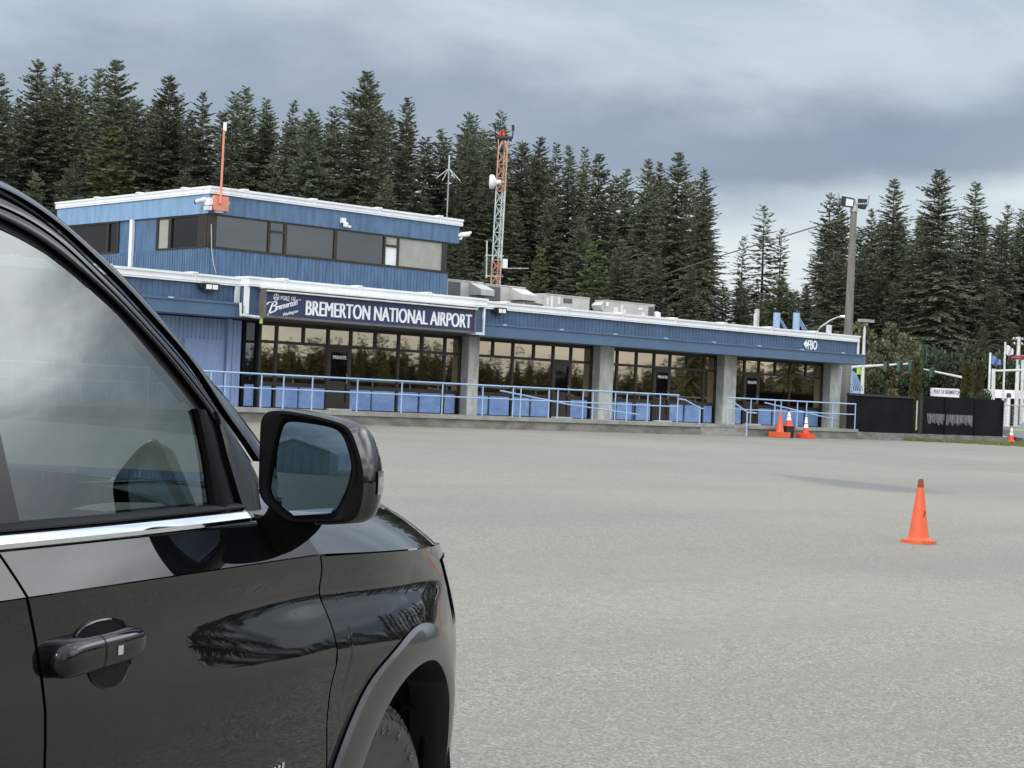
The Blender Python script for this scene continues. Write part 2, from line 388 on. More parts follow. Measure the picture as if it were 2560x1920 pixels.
# ------------------------------------------------------------------ setting
mb = MB(); XS = [-500, -60, -10, 20, 60, 120, 700]; YS = [-600, -60, 0, 20, 46, 60.]
mb.grid([[(x, y, max(gz(y), gz(-60))) for x in XS] for y in YS])
struct('pavement', mb, 'pave')
mb = MB(); mb.grid([[(x, y, GB - .03 if y >= 46 else gz(y) - .35) for x in (-900, 0, 300, 1500)] for y in (46.2, 60, 120, 500, 1500)])
struct('ground', mb, 'dirt')

# walkway along the terminal front, with a lip and a run of steps let into it
PF, PT = 46.0, 1.09
xs0, xs1 = onY(1752, 1080, PF)[0], onY(1868, 1085, PF)[0]
xw1 = onY(2143, 1090, PF)[0]
mb = MB()
for a, b in ((14, xs0), (xs1, xw1)):
    mb.box(a, b, PF, 49.3, GB - .2, PT - .13)
mb.box(xs0, xs1, PF + .72, 49.3, GB - .2, PT - .13)
struct('walkway_wall', mb, 'curb')
mb = MB().box(14, xs0, PF - .05, 49.3, PT - .127, PT).box(xs0 + .001, xs1 - .001, PF + .70, 49.3, PT - .127, PT - .001).box(xs1, xw1, PF - .05, 49.3, PT - .127, PT)
struct('walkway', mb, 'slab')
mb = MB()
for i in range(2): mb.box(xs0 + .002, xs1 - .002, PF + .02 + .35 * i, PF + .715, GB - .1 + .143 * i, GB + .143 * (i + 1))
struct('steps', mb, 'slab')
xc1 = onY(2513, 1098, 46.3)[0]
struct('kerb', MB().box(xw1 + .01, xc1, 46.1, 46.75, GB - .3, .97), 'curb')

# grass verge at the far corner of the apron
def gnd(px, py): d = ray(px, py); q = 1.6 / (GB / 46 * d[1] - d[2]); return CAM + d * q
mb = MB(); rows = []
for k in range(40):
    px = 2262 + (2760 - 2262) * k / 39; py = np.interp(px, [2262, 2309, 2430, 2560, 2760], [1101.5, 1104, 1109.5, 1117, 1132]) + .5 * math.sin(k * 1.7)
    e = gnd(px, py); b = onY(px, 1098, 46.09 if px < 2513 else 47.6); e[2] = gz(e[1]) + .004; b[2] = GB + .03
    if e[1] > b[1] - .05: e = b + (e - b) * 0 - FW * .05; e[2] = gz(e[1]) + .004
    mid = e * .6 + b * .4; mid[2] += .012; rows.append([tuple(e), tuple(mid), tuple(b)])
mb.grid(rows); struct('grass_verge', mb, 'grass')
mb = MB()
for _ in range(9000):
    q = rng.random(); i = min(38, int(q * 39)); r0, r1 = np.array(rows[i]), np.array(rows[i + 1])
    f, g = rng.random(), rng.random(); a = r0 * (1 - f) + r1 * f
    p = a[0] * (1 - 2 * g) + a[1] * 2 * g if g < .5 else a[1] * (2 - 2 * g) + a[2] * (2 * g - 1);
    an = rng.random() * 6.28; h = .05 + .08 * rng.random(); w = .02
    mb.add([p + (w * math.cos(an), w * math.sin(an), 0), p - (w * math.cos(an), w * math.sin(an), 0), p + (rng.normal() * .03, rng.normal() * .03, h)], [(0, 1, 2)])
tag(obj('grass', mb, 'grass'), kind='stuff')

# ------------------------------------------------------------------ terminal
YG = 49.2
T = thing('terminal_building', (33, 48, GB), 'long blue airport terminal with bronze windows and a raised tower storey', 'building')
zc0, zc1, zw, zr = 3.95, 4.40, 4.95, 5.245
xbl, xbr = onY(618.6, 740, 47.3)[0], onY(1208, 790, 47.3)[0]
xr = 65.45
# roof, walls
obj('roof', MB().box(14, xr - .1, 48.0, 62, 4.70, 4.98), 'galv', T)
mb = MB(); mb.ribs_y(14, onY(602, 900, YG)[0] - .02, YG, PT, zc0 - .02, .16, .02)
obj('wall', mb, 'palesiding', T)
obj('wall', MB().box(xr - .35, xr - .15, YG + .4, 62, GB, 4.69), 'fascia', T); obj('wall', MB().box(14, xr - .36, 61.8, 62, GB, 4.69), 'fascia', T)
obj('soffit', MB().box(14, xr + .2, 47.56, 49.7, zc0 + .012, zc0 + .10), 'soffit', T)
# canopy band, left and right of the sign bulkhead
for a, b in ((14, xbl - .02), (xbr + .02, 65.72)):
    mb = MB().box(a, b, 47.5, 48.6, zc0, zc1); mb.box(a, b, 47.46, 47.52, zc1 - .05, zc1 + .012)
    x = a + 1.2
    c = obj('canopy', mb, 'canopy', T)
    while x < b - .5: obj('bracket', MB().box(x - .09, x + .09, 47.44, 47.5, zc1 - .02, zc1 + .035), 'rail', c); x += 2.9
for a, b in ((14, xbl - .02), (xbr + .02, xr)):
    mb = MB().ribs_y(a, b, 47.77, zc1 + .012, zw, .2, .009)
    if b == xr: mb.box(b - .08, b, 47.86, 62, zc1, zw)
    obj('fascia', mb, 'fascia', T)
def cap(segs, name, par, z0, z1, seam=3.05):
    mb = MB()
    for x0, x1, y0, y1 in segs:
        mb.box(x0, x1, y0, y1, z0, z1); mb.box(x0 - .02, x1 + .02, y0 - .03, y1 + .03, z1 - .06, z1 + .012); mb.box(x0 - .012, x1 + .012, y0 - .015, y1 + .015, z0 + .06, z0 + .075)
    o = obj(name, mb, 'white', par)
    for x0, x1, y0, y1 in segs:
        if x1 - x0 > y1 - y0:
            x = x0 + 1.4
            while x < x1 - .5: obj('seam_cover', MB().box(x - .1, x + .1, y0 - .045, y1 + .01, z1 - .002, z1 + .055).box(x - .012, x + .012, y0 - .035, y0 + .01, z0 + .01, z1 + .01), 'white', o); x += seam
        else:
            y = y0 + 1.2
            while y < y1 - .5: obj('seam_cover', MB().box(x0 - .045, x1 + .01, y - .1, y + .1, z1 + .002, z1 + .055), 'white', o); y += seam
    return o
cap([(14, xbl - .02, 47.66, 48.1)], 'roof_edge', T, zw, zr - .02)
cap([(xbl - .06, xbr + .06, 47.16, 47.9)], 'roof_edge', T, zw + .01, zr + .01)
cap([(xbr + .09, xr + .06, 47.66, 48.1), (xr - .3, xr + .07, 48.15, 62)], 'roof_edge', T, zw, zr - .02)
obj('roof_edge', MB().box(xr - .02, xr + .05, 47.66, 47.74, zc1 + .02, zw), 'white', T)
bh = obj('sign_bulkhead', MB().box(xbl, xbr, 47.3, 49.0, zc0 + .02, zw + .01), 'fascia', T)
for px in (592, 616.5):
    x = onY(px, 740, 47.26)[0] if px > 600 else onY(px, 740, 47.72)[0]; y = 47.26 if px > 600 else 47.70
    obj('corner_trim', MB().box(x - .09, x + .09, y - .03, y + .03, zc0 + .12 if px > 600 else zc1, zw), 'white', bh)
mb = MB(); mb.box(xbr - .05, xbr + .03, 47.22, 47.29, zc0 + .02, zw); mb.box(xbr - .75, xbr - .05, 47.22, 47.29, zc0 + .02, zc0 + .11)
obj('corner_trim', mb, 'white', bh)
q0, q1 = onY(601.5, 757, 47.2), onY(601.5, 789, 47.2); q2 = onY(654, 794, 47.2)
obj('conduit', MB().tube([q0, q1 + (0, 0, .02), q2], .05, 8), 'dirtywhite', bh)
q3 = onY(652.5, 809, 47.2); obj('drain_end', MB().tube([q2, q3], .055, 8), 'yell', bh)

# glazed bays between concrete columns
def gx(px, py=930): return onY(px, py, YG)[0]
ZT, ZTR, ZS, ZB = 3.84, 3.30, 1.93, PT + .03
def bay(xa, xb, ups, lows, door, pans, name_sign=True):
    f = MB(); w = .05
    f.box(xa, xb, YG - .04, YG + .1, ZT, zc0 + .01)                    # head
    f.box(xa, xb, YG - .045, YG + .1, ZTR - .05, ZTR + .05)
    dx0, dx1 = door
    for a, b in ((xa, dx0), (dx1, xb)):
        f.box(a, b, YG - .043, YG + .1, ZS - .11, ZS + .03); f.box(a, b, YG - .043, YG + .1, PT, ZB)
    for x in [xa + .05] + ups + [xb - .05]: f.box(x - w, x + w, YG - .05, YG + .1, ZTR, ZT)
    for x in [xa + .05] + lows + [xb - .05]: f.box(x - w, x + w, YG - .052, YG + .1, PT, ZTR)
    bo = obj('window_bay', f, 'bronze', T)
    e = [xa + .05] + ups + [xb - .05]
    for a, b in zip(e[:-1], e[1:]): obj('pane', MB().box(a + w, b - w, YG, YG + .02, ZTR + .05, ZT), 'glass', bo)
    e = [xa + .05] + lows + [xb - .05]
    for a, b in zip(e[:-1], e[1:]):
        if abs((a + b) / 2 - (dx0 + dx1) / 2) < .3: continue
        obj('pane', MB().box(a + w, b - w, YG, YG + .02, ZS + .03, ZTR - .05), 'glass', bo)
    for a, b in pans:
        obj('spandrel_panel', MB().box(a, b, YG - .03, YG + .05, ZB, ZS - .11), 'paleblue', bo)
    d = MB()
    d.box(dx0 - .02, dx0 + .13, YG - .06, YG + .1, PT, ZTR - .052); d.box(dx1 - .13, dx1 + .02, YG - .06, YG + .1, PT, ZTR - .052)
    d.box(dx0 + .13, dx1 - .13, YG - .06, YG + .1, ZTR - .2, ZTR - .052); d.box(dx0 + .13, dx1 - .13, YG - .05, YG + .1, PT + .02, PT + .30)
    d.box(dx0 + .13, dx1 - .13, YG - .05, YG + .1, PT + .88, PT + 1.0)
    do = obj('door', d, 'bronze', T)
    obj('pane', MB().box(dx0 + .13, dx1 - .13, YG, YG + .02, PT + 1.0, ZTR - .2), 'dglass', do)
    obj('kick_panel', MB().box(dx0 + .13, dx1 - .13, YG - .02, YG + .03, PT + .30, PT + .88), 'bronze', do)
    obj('threshold', MB().box(dx0, dx1, YG - .25, YG - .05, PT + .002, PT + .05), 'dirtywhite', do)
    xh = dx1 - .17; obj('handle', MB().tube([(xh, YG - .06, 2.0), (xh, YG - .13, 2.05), (xh, YG - .13, 2.3), (xh, YG - .06, 2.35)], .018, 6), 'galv', do)
    if name_sign:
        c = (dx0 + dx1) / 2; s = obj('door_sign', MB().box(c - .33, c + .33, YG - .075, YG - .055, 2.83, 3.0), 'sealbl', do)
        text('lettering', 'PRIVATE', (c - .29, YG - .077, 2.862), (1, 0, 0), (0, -1, 0), .11, 'signwhite', s, 1.02, .006)
G = lambda *a: [gx(p) for p in a]
P2 = lambda s: [(gx(a), gx(b)) for a, b in s]
col_px = [(1150, 1176), (1479, 1513), (1790, 1821), (2056.5, 2083)]
cols = [(gx(a), gx(b)) for a, b in col_px]
for a, b in cols:
    mb = MB().box(a, b, 48.75, 49.75, PT - .05, zc0 + .008); obj('column', mb, 'conc', T)
x0 = gx(642)
bay(x0, cols[0][0] + .02, G(687, 754, 816, 873, 934, 993, 1051, 1109), G(686.6, 816, 872, 993, 1109), G(816, 872), P2([(645, 679), (684, 745), (749, 812), (874, 928), (932, 988), (992, 1046), (1051, 1103), (1113, 1138)]))
bay(cols[0][1] - .02, cols[1][0] + .02, G(1229, 1279.5, 1331.5, 1380.5, 1425), G(1279.5, 1380.5, 1425), G(1380.5, 1425), P2([(1178, 1221), (1226, 1274), (1279, 1325), (1330, 1373), (1424, 1470)]), False)
bay(cols[1][1] - .02, cols[2][0] + .02, G(1541, 1589, 1633.5, 1673.5, 1716.5, 1758.6), G(1541, 1589, 1633.5, 1673.5, 1758.6), G(1633.5, 1673.5), P2([(1514, 1537), (1540, 1582), (1586, 1628), (1673, 1710), (1715, 1754), (1758, 1782)]))
bay(cols[2][1] - .02, cols[3][0] + .02, G(1860, 1896, 1936.6, 1974.2, 2013.3), G(1860, 1896, 1974.2), G(1860, 1896), P2([(1822, 1855), (1896, 1931), (1936, 1972), (1976, 2012), (2017, 2048)]))
# narrow dark light left of the first bay
xa, xb = gx(602), gx(641)
f = MB().box(xa, xa + .12, YG - .05, YG + .1, PT, ZT + .1); f.box(xb - .1, xb, YG - .06, YG + .1, PT, ZT + .1); f.box(xa, xb, YG - .045, YG + .1, 3.22, 3.30); f.box(xa, xb, YG - .045, YG + .1, 1.85, 1.98); f.box(xa, xb, YG - .046, YG + .1, PT, PT + .04)
sb = obj('side_light', f, 'sealbl', T)
obj('pane', MB().box(xa + .12, xb - .1, YG, YG + .02, 3.30, ZT + .1), 'dglass', sb)
obj('pane', MB().box(xa + .12, xb - .1, YG, YG + .02, 1.98, 3.22), 'tglass', sb)
obj('spandrel_panel', MB().box(xa + .12, xb - .1, YG - .02, YG + .03, PT + .04, 1.85), 'paleblue', sb)
# plain door in the siding, with its downpipe
xa, xb = gx(455), gx(556)
obj('door', MB().box(xa, xb, YG - .06, YG - .03, PT, 3.25), 'palesiding', T)
x = gx(563); obj('downpipe', MB().box(x - .06, x + .06, YG - .16, YG - .03, PT, zc0), 'palesiding', T)

# tower storey
YT = 50.5
xt0, xt1 = onY(526.5, 500, YT)[0], onY(1119, 685, YT)[0]
yt1 = onX(147.6, 505.6, xt0)[1]
zt = onY(524.6, 465, YT)[2]; ztw = onY(524.6, 484, YT)[2]; ztf = onY(536, 534.5, YT)[2]; zts = onY(536, 620, YT)[2]
TW = obj('tower_wall', MB().ribs_y(xt0 + .10, xt1, YT, 4.9, zts, .155, .012), 'siding', T)
mb = MB(); mb.ribs_x(xt0, YT + .002, yt1, 4.9, zts, .155, .018)
obj('tower_wall', mb, 'siding', T)
def ty(px, py=580): return onX(px, py, xt0)[1]
xto = onY(1146, 590, YT)[0]
mb = MB().box(xt0 - .03, xto, YT - .06, YT + .3, ztf, ztw); mb.box(xto - .3, xto, YT + .3, yt1, ztf, ztw)
obj('tower_fascia', mb, 'siding', T)
tag(obj('tower_fascia', MB().box(xt0 - .06, xt0 + .2, YT + .002, yt1, ztf + .002, ztw), 'palefascia', T), 'pale blue fascia on the side of the tower')
cap([(xt0 - .10, xto + .1, YT - .12, YT + .3), (xt0 - .11, xt0 + .3, YT + .33, yt1 + .05), (xto - .2, xto + .11, YT + .33, yt1)], 'tower_roof_edge', T, ztw, zt - .012, 2.9)
obj('tower_roof', MB().box(xt0, xto - .2, YT + .3, yt1, ztf + .05, ztw + .1), 'galv', T)
obj('tower_wall', MB().box(xt1 - .15, xt1 - .002, YT + .1, yt1, 4.9, ztf), 'siding', T); obj('tower_wall', MB().box(xt0 + .1, xt1 - .2, yt1 - .15, yt1 - .01, 4.9, ztf), 'siding', T)
# tower front ribbon of windows
def tx(px): return onY(px, 620, YT)[0]
f = MB(); zh = ztf - .06
f.box(xt0 + .0, xt1, YT - .03, YT + .1, zh, ztf); f.box(xt0 + .0, xt1, YT - .03, YT + .1, zts - .02, zts + .06)
edges = [(517, 538), (668, 673.5), (708, 715), (834, 841), (958, 963), (992, 997), (1105, 1112)]
for a, b in edges: f.box(tx(a) if a > 520 else xt0 - .02, tx(b), YT - .035, YT + .1, zts + .06, zh)
zv = onY(690, 580, YT)[2]; zv2 = onY(975, 615, YT)[2]
f.box(tx(673), tx(709), YT - .032, YT + .1, zv - .04, zv + .04); f.box(tx(963), tx(992), YT - .032, YT + .1, zv2 - .04, zv2 + .04)
wr = obj('tower_window', f, 'bronze', T)
for (a, b), m in zip([(538, 668), (715, 834), (841, 958), (997, 1105), (1112, 1119)], ['tglass', 'tglass', 'tglass', 'blind', 'dglass']):
    obj('pane' if m != 'blind' else 'blind', MB().box(tx(a), tx(b), YT + .01, YT + .03, zts + .06, zh), m, wr)
obj('pane', MB().box(tx(673.5), tx(708), YT + .01, YT + .03, zts + .06, zv - .04), 'tglass', wr)
obj('pane', MB().box(tx(673.5), tx(708), YT + .01, YT + .03, zv + .04, zh), 'tglass', wr)
obj('vent_panel', MB().box(tx(963), tx(992), YT + .01, YT + .03, zts + .06, zv2 - .04), 'white', wr)
obj('pane', MB().box(tx(963), tx(992), YT + .01, YT + .03, zv2 + .04, zh), 'blind', wr)
# tower side windows
ya, yb = ty(391.5), YT + .12
side_seg = [(yb, ya, [(ty(422), ty(429))]), (ty(298), ty(150, 610), [(ty(268), ty(273))])]
xs_ = xt0
obj('tower_wall', MB().box(xs_ + .03, xs_ + .15, ya, ty(298), zts, ztf), 'siding', T); obj('tower_wall', MB().box(xs_ + .03, xs_ + .15, ty(150, 610), yt1, zts, ztf), 'siding', T)
for (y0, y1, muls), blind in zip(side_seg, (True, False)):
    f = MB(); f.box(xs_ - .02, xs_ + .1, y0, y1, zh, ztf); f.box(xs_ - .02, xs_ + .1, y0, y1, zts - .02, zts + .06)
    f.box(xs_ - .025, xs_ + .1, y0, y0 + (.55 if blind else .12), zts + .06, zh); f.box(xs_ - .025, xs_ + .1, y1 - .12, y1, zts + .06, zh)
    for b, a in muls: f.box(xs_ - .025, xs_ + .1, a, b, zts + .06, zh)
    w = obj('tower_window', f, 'bronze', T)
    b, a = muls[0]
    obj('pane', MB().box(xs_ + .03, xs_ + .05, y0 + .1, a, zts + .06, zh), 'dglass', w)
    obj('blind' if blind else 'pane', MB().box(xs_ + .03, xs_ + .05, b, y1 - .1, zts + .06, zh), 'blind' if blind else 'dglass', w)
y = ty(333); obj('downpipe', MB().box(xs_ - .1, xs_ + .0, y - .10, y + .10, 4.95, ztf), 'white', T)
obj('cable', MB().tube([onY(528, 560, YT - .08), onY(529, 625, YT - .08), onY(534, 660, YT - .08), onY(540, 682, YT - .08)], .012, 5), 'dirtywhite', T)

# main sign
sx0, sz1 = onY(662, 722, 47.0)[0], onY(662, 722, 47.0)[2]; sx1 = onY(1187, 800, 47.0)[0]
sz0 = onY(662, 796, 47.0)[2]; sz1 = 4.88; sz0 = 3.99
SG = thing('airport_sign', (sx0, 47.0, sz0), 'wide navy sign with white capitals mounted on the terminal front', 'sign')
obj('sign_face', MB().box(sx0 + .05, sx1 - .05, 46.97, 47.05, sz0 + .07, sz1 - .07), 'signblue', SG)
mb = MB().box(sx0, sx1, 46.95, 47.28, sz0, sz0 + .07); mb.box(sx0, sx1, 46.95, 47.28, sz1 - .07, sz1); mb.box(sx0 - .02, sx0 + .05, 46.945, 47.28, sz0 - .01, sz1 + .01); mb.box(sx1 - .05, sx1 + .02, 46.945, 47.28, sz0 - .01, sz1 + .01); mb.box(sx0 + .05, sx1 - .05, 47.06, 47.28, sz0 + .07, sz1 - .07)
obj('sign_frame', mb, 'signframe', SG)
obj('sign_hood', MB().box(sx0 - .05, sx1 + .05, 46.85, 47.29, sz1 + .03, sz1 + .07).box(sx0 + .02, sx1 - .02, 46.83, 46.96, sz1 - .06, sz1 - .01), 'dirtywhite', SG)
xT0, xT1 = onY(762, 780, 46.96)[0], onY(1178, 800, 46.96)[0]
for dx, dy in ((0, 0), (.017, .0015), (.034, .003)): text('lettering', 'BREMERTON NATIONAL AIRPORT', (xT0 + dx, 46.965 - dy, 4.17), (1, 0, 0), (0, -1, 0), .50, 'signwhite', SG, 1., .0, fit=xT1 - xT0)
lx0, lx1 = onY(669, 760, 46.96)[0], onY(751, 760, 46.96)[0]
lg = text('lettering', 'PORT OF', (lx0 + .62 * (lx1 - lx0) * .62, 46.965, 4.60), (1, 0, 0), (0, -1, 0), .125, 'signwhite', SG, .85, .002)
# script wordmark as brush strokes (unit box, x 0..1, y 0..1)
sc = MB(); LW = lx1 - lx0
def st_(pts, w=.034):
    P = np.array(pts, float); k = len(P); tt_ = np.linspace(0, k - 1, (k - 1) * 5 + 1); out = []
    for q in tt_:                                # Catmull-Rom
        i = min(int(q), k - 2); u = q - i; p = [P[max(i - 1, 0)], P[i], P[i + 1], P[min(i + 2, k - 1)]]
        out.append(.5 * ((2 * p[1]) + (-p[0] + p[2]) * u + (2 * p[0] - 5 * p[1] + 4 * p[2] - p[3]) * u * u + (-p[0] + 3 * p[1] - 3 * p[2] + p[3]) * u ** 3))
    out = np.array(out); d = np.gradient(out, axis=0); n_ = np.stack([-d[:, 1], d[:, 0]], 1); n_ /= np.linalg.norm(n_, axis=1, keepdims=True) + 1e-9
    A, B = out + n_ * w / 2, out - n_ * w / 2
    f3 = lambda p, y: (lx0 + p[0] * LW, y, 4.02 + p[1] * .62)
    sc.grid([[f3(a, 46.962), f3(b, 46.962)] for a, b in zip(A, B)])
st_([(-.02, .60), (.02, .72), (.12, .76), (.20, .74)], .045); st_([(.17, .78), (.10, .42), (.05, .14), (.0, .06)], .055)      # B with its flourish
st_([(.10, .74), (.24, .80), (.27, .68), (.17, .56)], .05); st_([(.17, .56), (.27, .54), (.24, .34), (.12, .22), (.03, .10)], .05)
text('script_wordmark', 'remerton', (lx0 + .27 * LW, 46.963, 4.02 + .36 * .62), (1, 0, 0), (0, -1, 0), .185, 'signwhite', SG, .9, .005, shear=.45, roll=R(16), fit=.76 * LW)
text('script_wordmark', 'Washington', (lx0 + .47 * LW, 46.963, 4.02 + .07 * .62), (1, 0, 0), (0, -1, 0), .10, 'signwhite', SG, .9, .001, shear=.45, roll=R(16), fit=.55 * LW)
st_([(.46, .98), (.56, .93), (.66, .90)], .03); st_([(.80, .90), (.9, .98), (1.02, 1.0)], .028)
obj('script_wordmark', sc, 'signwhite', SG)
em = MB(); ec = (lx0 + .255 * LW, 46.962, 4.665)
an = np.linspace(0, 2 * math.pi, 25)
em.grid([[(ec[0] + r * math.cos(a), ec[1], ec[2] + r * math.sin(a)) for r in (.088, .112)] for a in an])
for a in (R(90), R(210), R(330)):
    dx, dz = math.cos(a), math.sin(a); em.add([(ec[0] + .1 * dx - .012 * dz, ec[1] - .001, ec[2] + .1 * dz + .012 * dx), (ec[0] + .1 * dx + .012 * dz, ec[1] - .001, ec[2] + .1 * dz - .012 * dx), (ec[0] + .035 * dz, ec[1] - .001, ec[2] - .035 * dx), (ec[0] - .035 * dz, ec[1] - .001, ec[2] + .035 * dx)], [(0, 1, 2, 3)])
obj('emblem', em, 'signwhite', SG)

# the arrow sign near the far corner
f0, f1 = onY(2009, 862, 47.72), onY(2047, 862, 47.72)
FS = thing('arrow_sign', (f0[0], 47.72, 4.5), 'white FBO lettering with a left arrow on the blue fascia', 'sign')
text('lettering', 'FBO', (onY(2020.5, 862, 47.7)[0], 47.735, 4.47), (1, 0, 0), (0, -1, 0), .40, 'signwhite', FS, .66, .012, ext=.012)
ax = f0[0]; mb = MB().prism([(ax, 47.735, 4.67), (ax + .2, 47.735, 4.88), (ax + .2, 47.735, 4.76), (ax + .36, 47.735, 4.76), (ax + .36, 47.735, 4.58), (ax + .2, 47.735, 4.58), (ax + .2, 47.735, 4.46)], (0, -.02, 0))
obj('arrow', mb, 'signwhite', FS)

# floodlights and cameras on the walls
def flood(px, py, y, w, label):
    c = onY(px, py, y); o = thing('wall_floodlight', c, label, 'floodlight', 'floodlights on the fascia')
    obj('housing', MB().box(c[0] - w, c[0] + w, y - .22, y - .05, c[2] - .13, c[2] + .11).box(c[0] - w * 1.25, c[0] - w * .9, y - .14, y + .05, c[2] - .07, c[2] + .1), 'rubber', o)
    mb = MB()
    for k in range(2): mb.box(c[0] - w * .78 + k * w * .82, c[0] - w * .78 + k * w * .82 + w * .7, y - .226, y - .215, c[2] - .08, c[2] + .06)
    obj('lens', mb, 'conewhite', o); return o
flood(1246, 777, 47.7, .22, 'black twin-lens floodlight on the fascia just right of the navy sign')
flood(521, 717, 47.7, .28, 'black floodlight on the shorter fascia left of the navy sign')
def camera_unit(c, d, label, name='security_camera'):
    c = np.array(c); d = np.array(d, float); d /= np.linalg.norm(d)
    o = thing(name, c, label, 'camera', 'security cameras on the tower')
    obj('bracket', MB().tube([c - d * .02 + (0, 0, -.12), c + d * .12 + (0, 0, -.10)], .04, 8).tube([c + d * .1 + (0, 0, -.12), c + d * .14 + (0, 0, .0)], .035, 8), 'white', o)
    obj('body', MB().tube([c - d * .02 + (0, 0, .02), c + d * .42 + (0, 0, .10)], .085, 10).tube([c + d * .02 + (0, 0, .07), c + d * .50 + (0, 0, .16)], .05, 8), 'white', o); return o
camera_unit(onX(1146, 590, xto), (.55, -.25, .0), 'white bullet camera sticking out from the right corner of the tower fascia')
c = onY(858, 557, YT - .07)
o = thing('security_camera', c, 'white domed camera cluster in the middle of the tower fascia', 'camera', 'security cameras on the tower')
obj('bracket', MB().box(c[0] - .13, c[0] + .02, YT - .2, YT - .06, c[2] - .02, c[2] + .16), 'white', o)
obj('body', MB().lathe([(.02, -.16), (.09, -.12), (.1, 0), (.05, .04)], 12, (c[0] + .02, YT - .2, c[2] - .02)).box(c[0] + .02, c[0] + .25, YT - .22, YT - .1, c[2] - .16, c[2] - .08), 'white', o)
c = onX(521, 506, xt0 - .07)
o = thing('security_camera', c, 'white camera pair on the near tower corner beside the orange box', 'camera', 'security cameras on the tower')
obj('bracket', MB().box(c[0] - .12, c[0] + .02, c[1] - .25, c[1] + .05, c[2] - .1, c[2] + .14), 'white', o)
obj('body', MB().tube([c + (-.1, .0, .1), c + (-.28, .3, .0)], .08, 10).box(c[0] - .2, c[0] - .05, c[1] - .3, c[1] - .02, c[2] - .28, c[2] - .14), 'dirtywhite', o)
obj('lens', MB().tube([c + (-.27, .28, .005), c + (-.31, .34, -.015)], .07, 10), 'rubber', o)

# orange box and mast on the tower corner
b0, b1 = onY(533.5, 487, YT - .2), onY(566.5, 529, YT - .2)
AM = thing('antenna_mast', (b0[0], YT - .1, b1[2]), 'slim orange mast rising from an orange box on the tower corner', 'mast')
obj('mount_box', MB().box(b0[0], b1[0], YT - .30, YT - .13, b1[2], b0[2] - .02), 'orange', AM)
mtop = onY(556.5, 325, YT - .36); mbot = onY(551, 508, YT - .36)
obj('mast', MB().tube([(mbot[0] - .03, YT - .29, mbot[2] - .04), (mbot[0], YT - .36, mbot[2]), (mbot[0] + .02, YT - .36, mtop[2])], [.036, .042, .034], 8), 'orange', AM)
obj('mast_tip', MB().tube([(mbot[0] + .05, YT - .36, mtop[2] - .02), (mbot[0] + .05, YT - .36, mtop[2] + .26)], .06, 8), 'white', AM)
obj('clamp', MB().box(b0[0] + .1, b0[0] + .4, YT - .24, YT - .1, b1[2] - .07, b1[2]).box(b1[0] + .02, b1[0] + .1, YT - .2, YT - .06, b0[2] - .28, b0[2] - .16), 'dirtywhite', AM)

# ------------------------------------------------------------------ handrails
YR = 46.12; ZRT = 2.17
def rail_set(name, label, posts, x0, x1, extra, mid=True):
    o = thing(name, (x0, YR, PT), label, 'railing', 'pale blue railings along the walkway')
    obj('top_rail', MB().tube([(x0, YR, ZRT), (x1, YR, ZRT)], .028, 8), 'rail', o)
    if mid: obj('mid_rail', MB().tube([(x0, YR, 1.72), (x1, YR, 1.72)], .024, 8), 'rail', o)
    for x in posts: obj('post', MB().tube([(x, YR, PT - .01), (x, YR, ZRT)], .024, 8), 'rail', o)
    for nm, pts in extra: obj(nm, MB().tube(pts, .028, 8), 'rail', o)
    return o
def rx(px, py=1035): return onY(px, py, YR)[0]
pp = [559, 650.5, 706, 778, 891, 1002, 1104, 1205, 1281, 1300, 1371, 1393, 1456, 1481, 1537, 1566, 1618, 1649.5, 1693.5]
px_ = [15 + 2.2 * k for k in range(8)] + [rx(p) for p in pp]
xe = rx(1696)
rail_set('handrail', 'longest pale blue pipe railing running along the walkway past the sign to the steps', px_, 14.5, xe,
         [('ramp_rail', [(rx(1302, 985), 47.2, 2.02), (rx(1475), 47.2, 1.62), (rx(1650), 47.2, 1.35)]),
          ('stair_rail', [(xe, YR - .02, 2.02), (onY(1712, 1003, YR)[0], YR - .02, 2.0), (onY(1747, 1026, YR)[0], YR - .05, 1.70), (onY(1757, 1027, YR)[0], YR - .05, 1.69)]),
          ('post', [(onY(1747, 1040, YR)[0], YR - .05, PT), (onY(1747, 1040, YR)[0], YR - .05, 1.7)])])
xa = rx(1818); xz = rx(2139)
rail_set('handrail', 'shorter pale blue pipe railing from the steps to the far end of the walkway', [rx(p) for p in (1819, 1876.5, 1936.5, 1952, 1993, 2016, 2081, 2138)], xa, xz,
         [('ramp_rail', [(rx(1953), 47.0, 2.05), (rx(2135), 47.0, 1.45)]),
          ('stair_rail', [(xa, YR - .03, 2.0), (onY(1834, 1010, YR)[0], YR - .03, 1.98), (onY(1868.5, 1032, PF - .1)[0], PF - .1, 1.62), (onY(1892, 1034, PF - .1)[0], PF - .1, 1.6)]),
          ('post', [(onY(1867, 1060, PF - .1)[0], PF - .1, GB), (onY(1867, 1060, PF - .1)[0], PF - .1, 1.62)])])

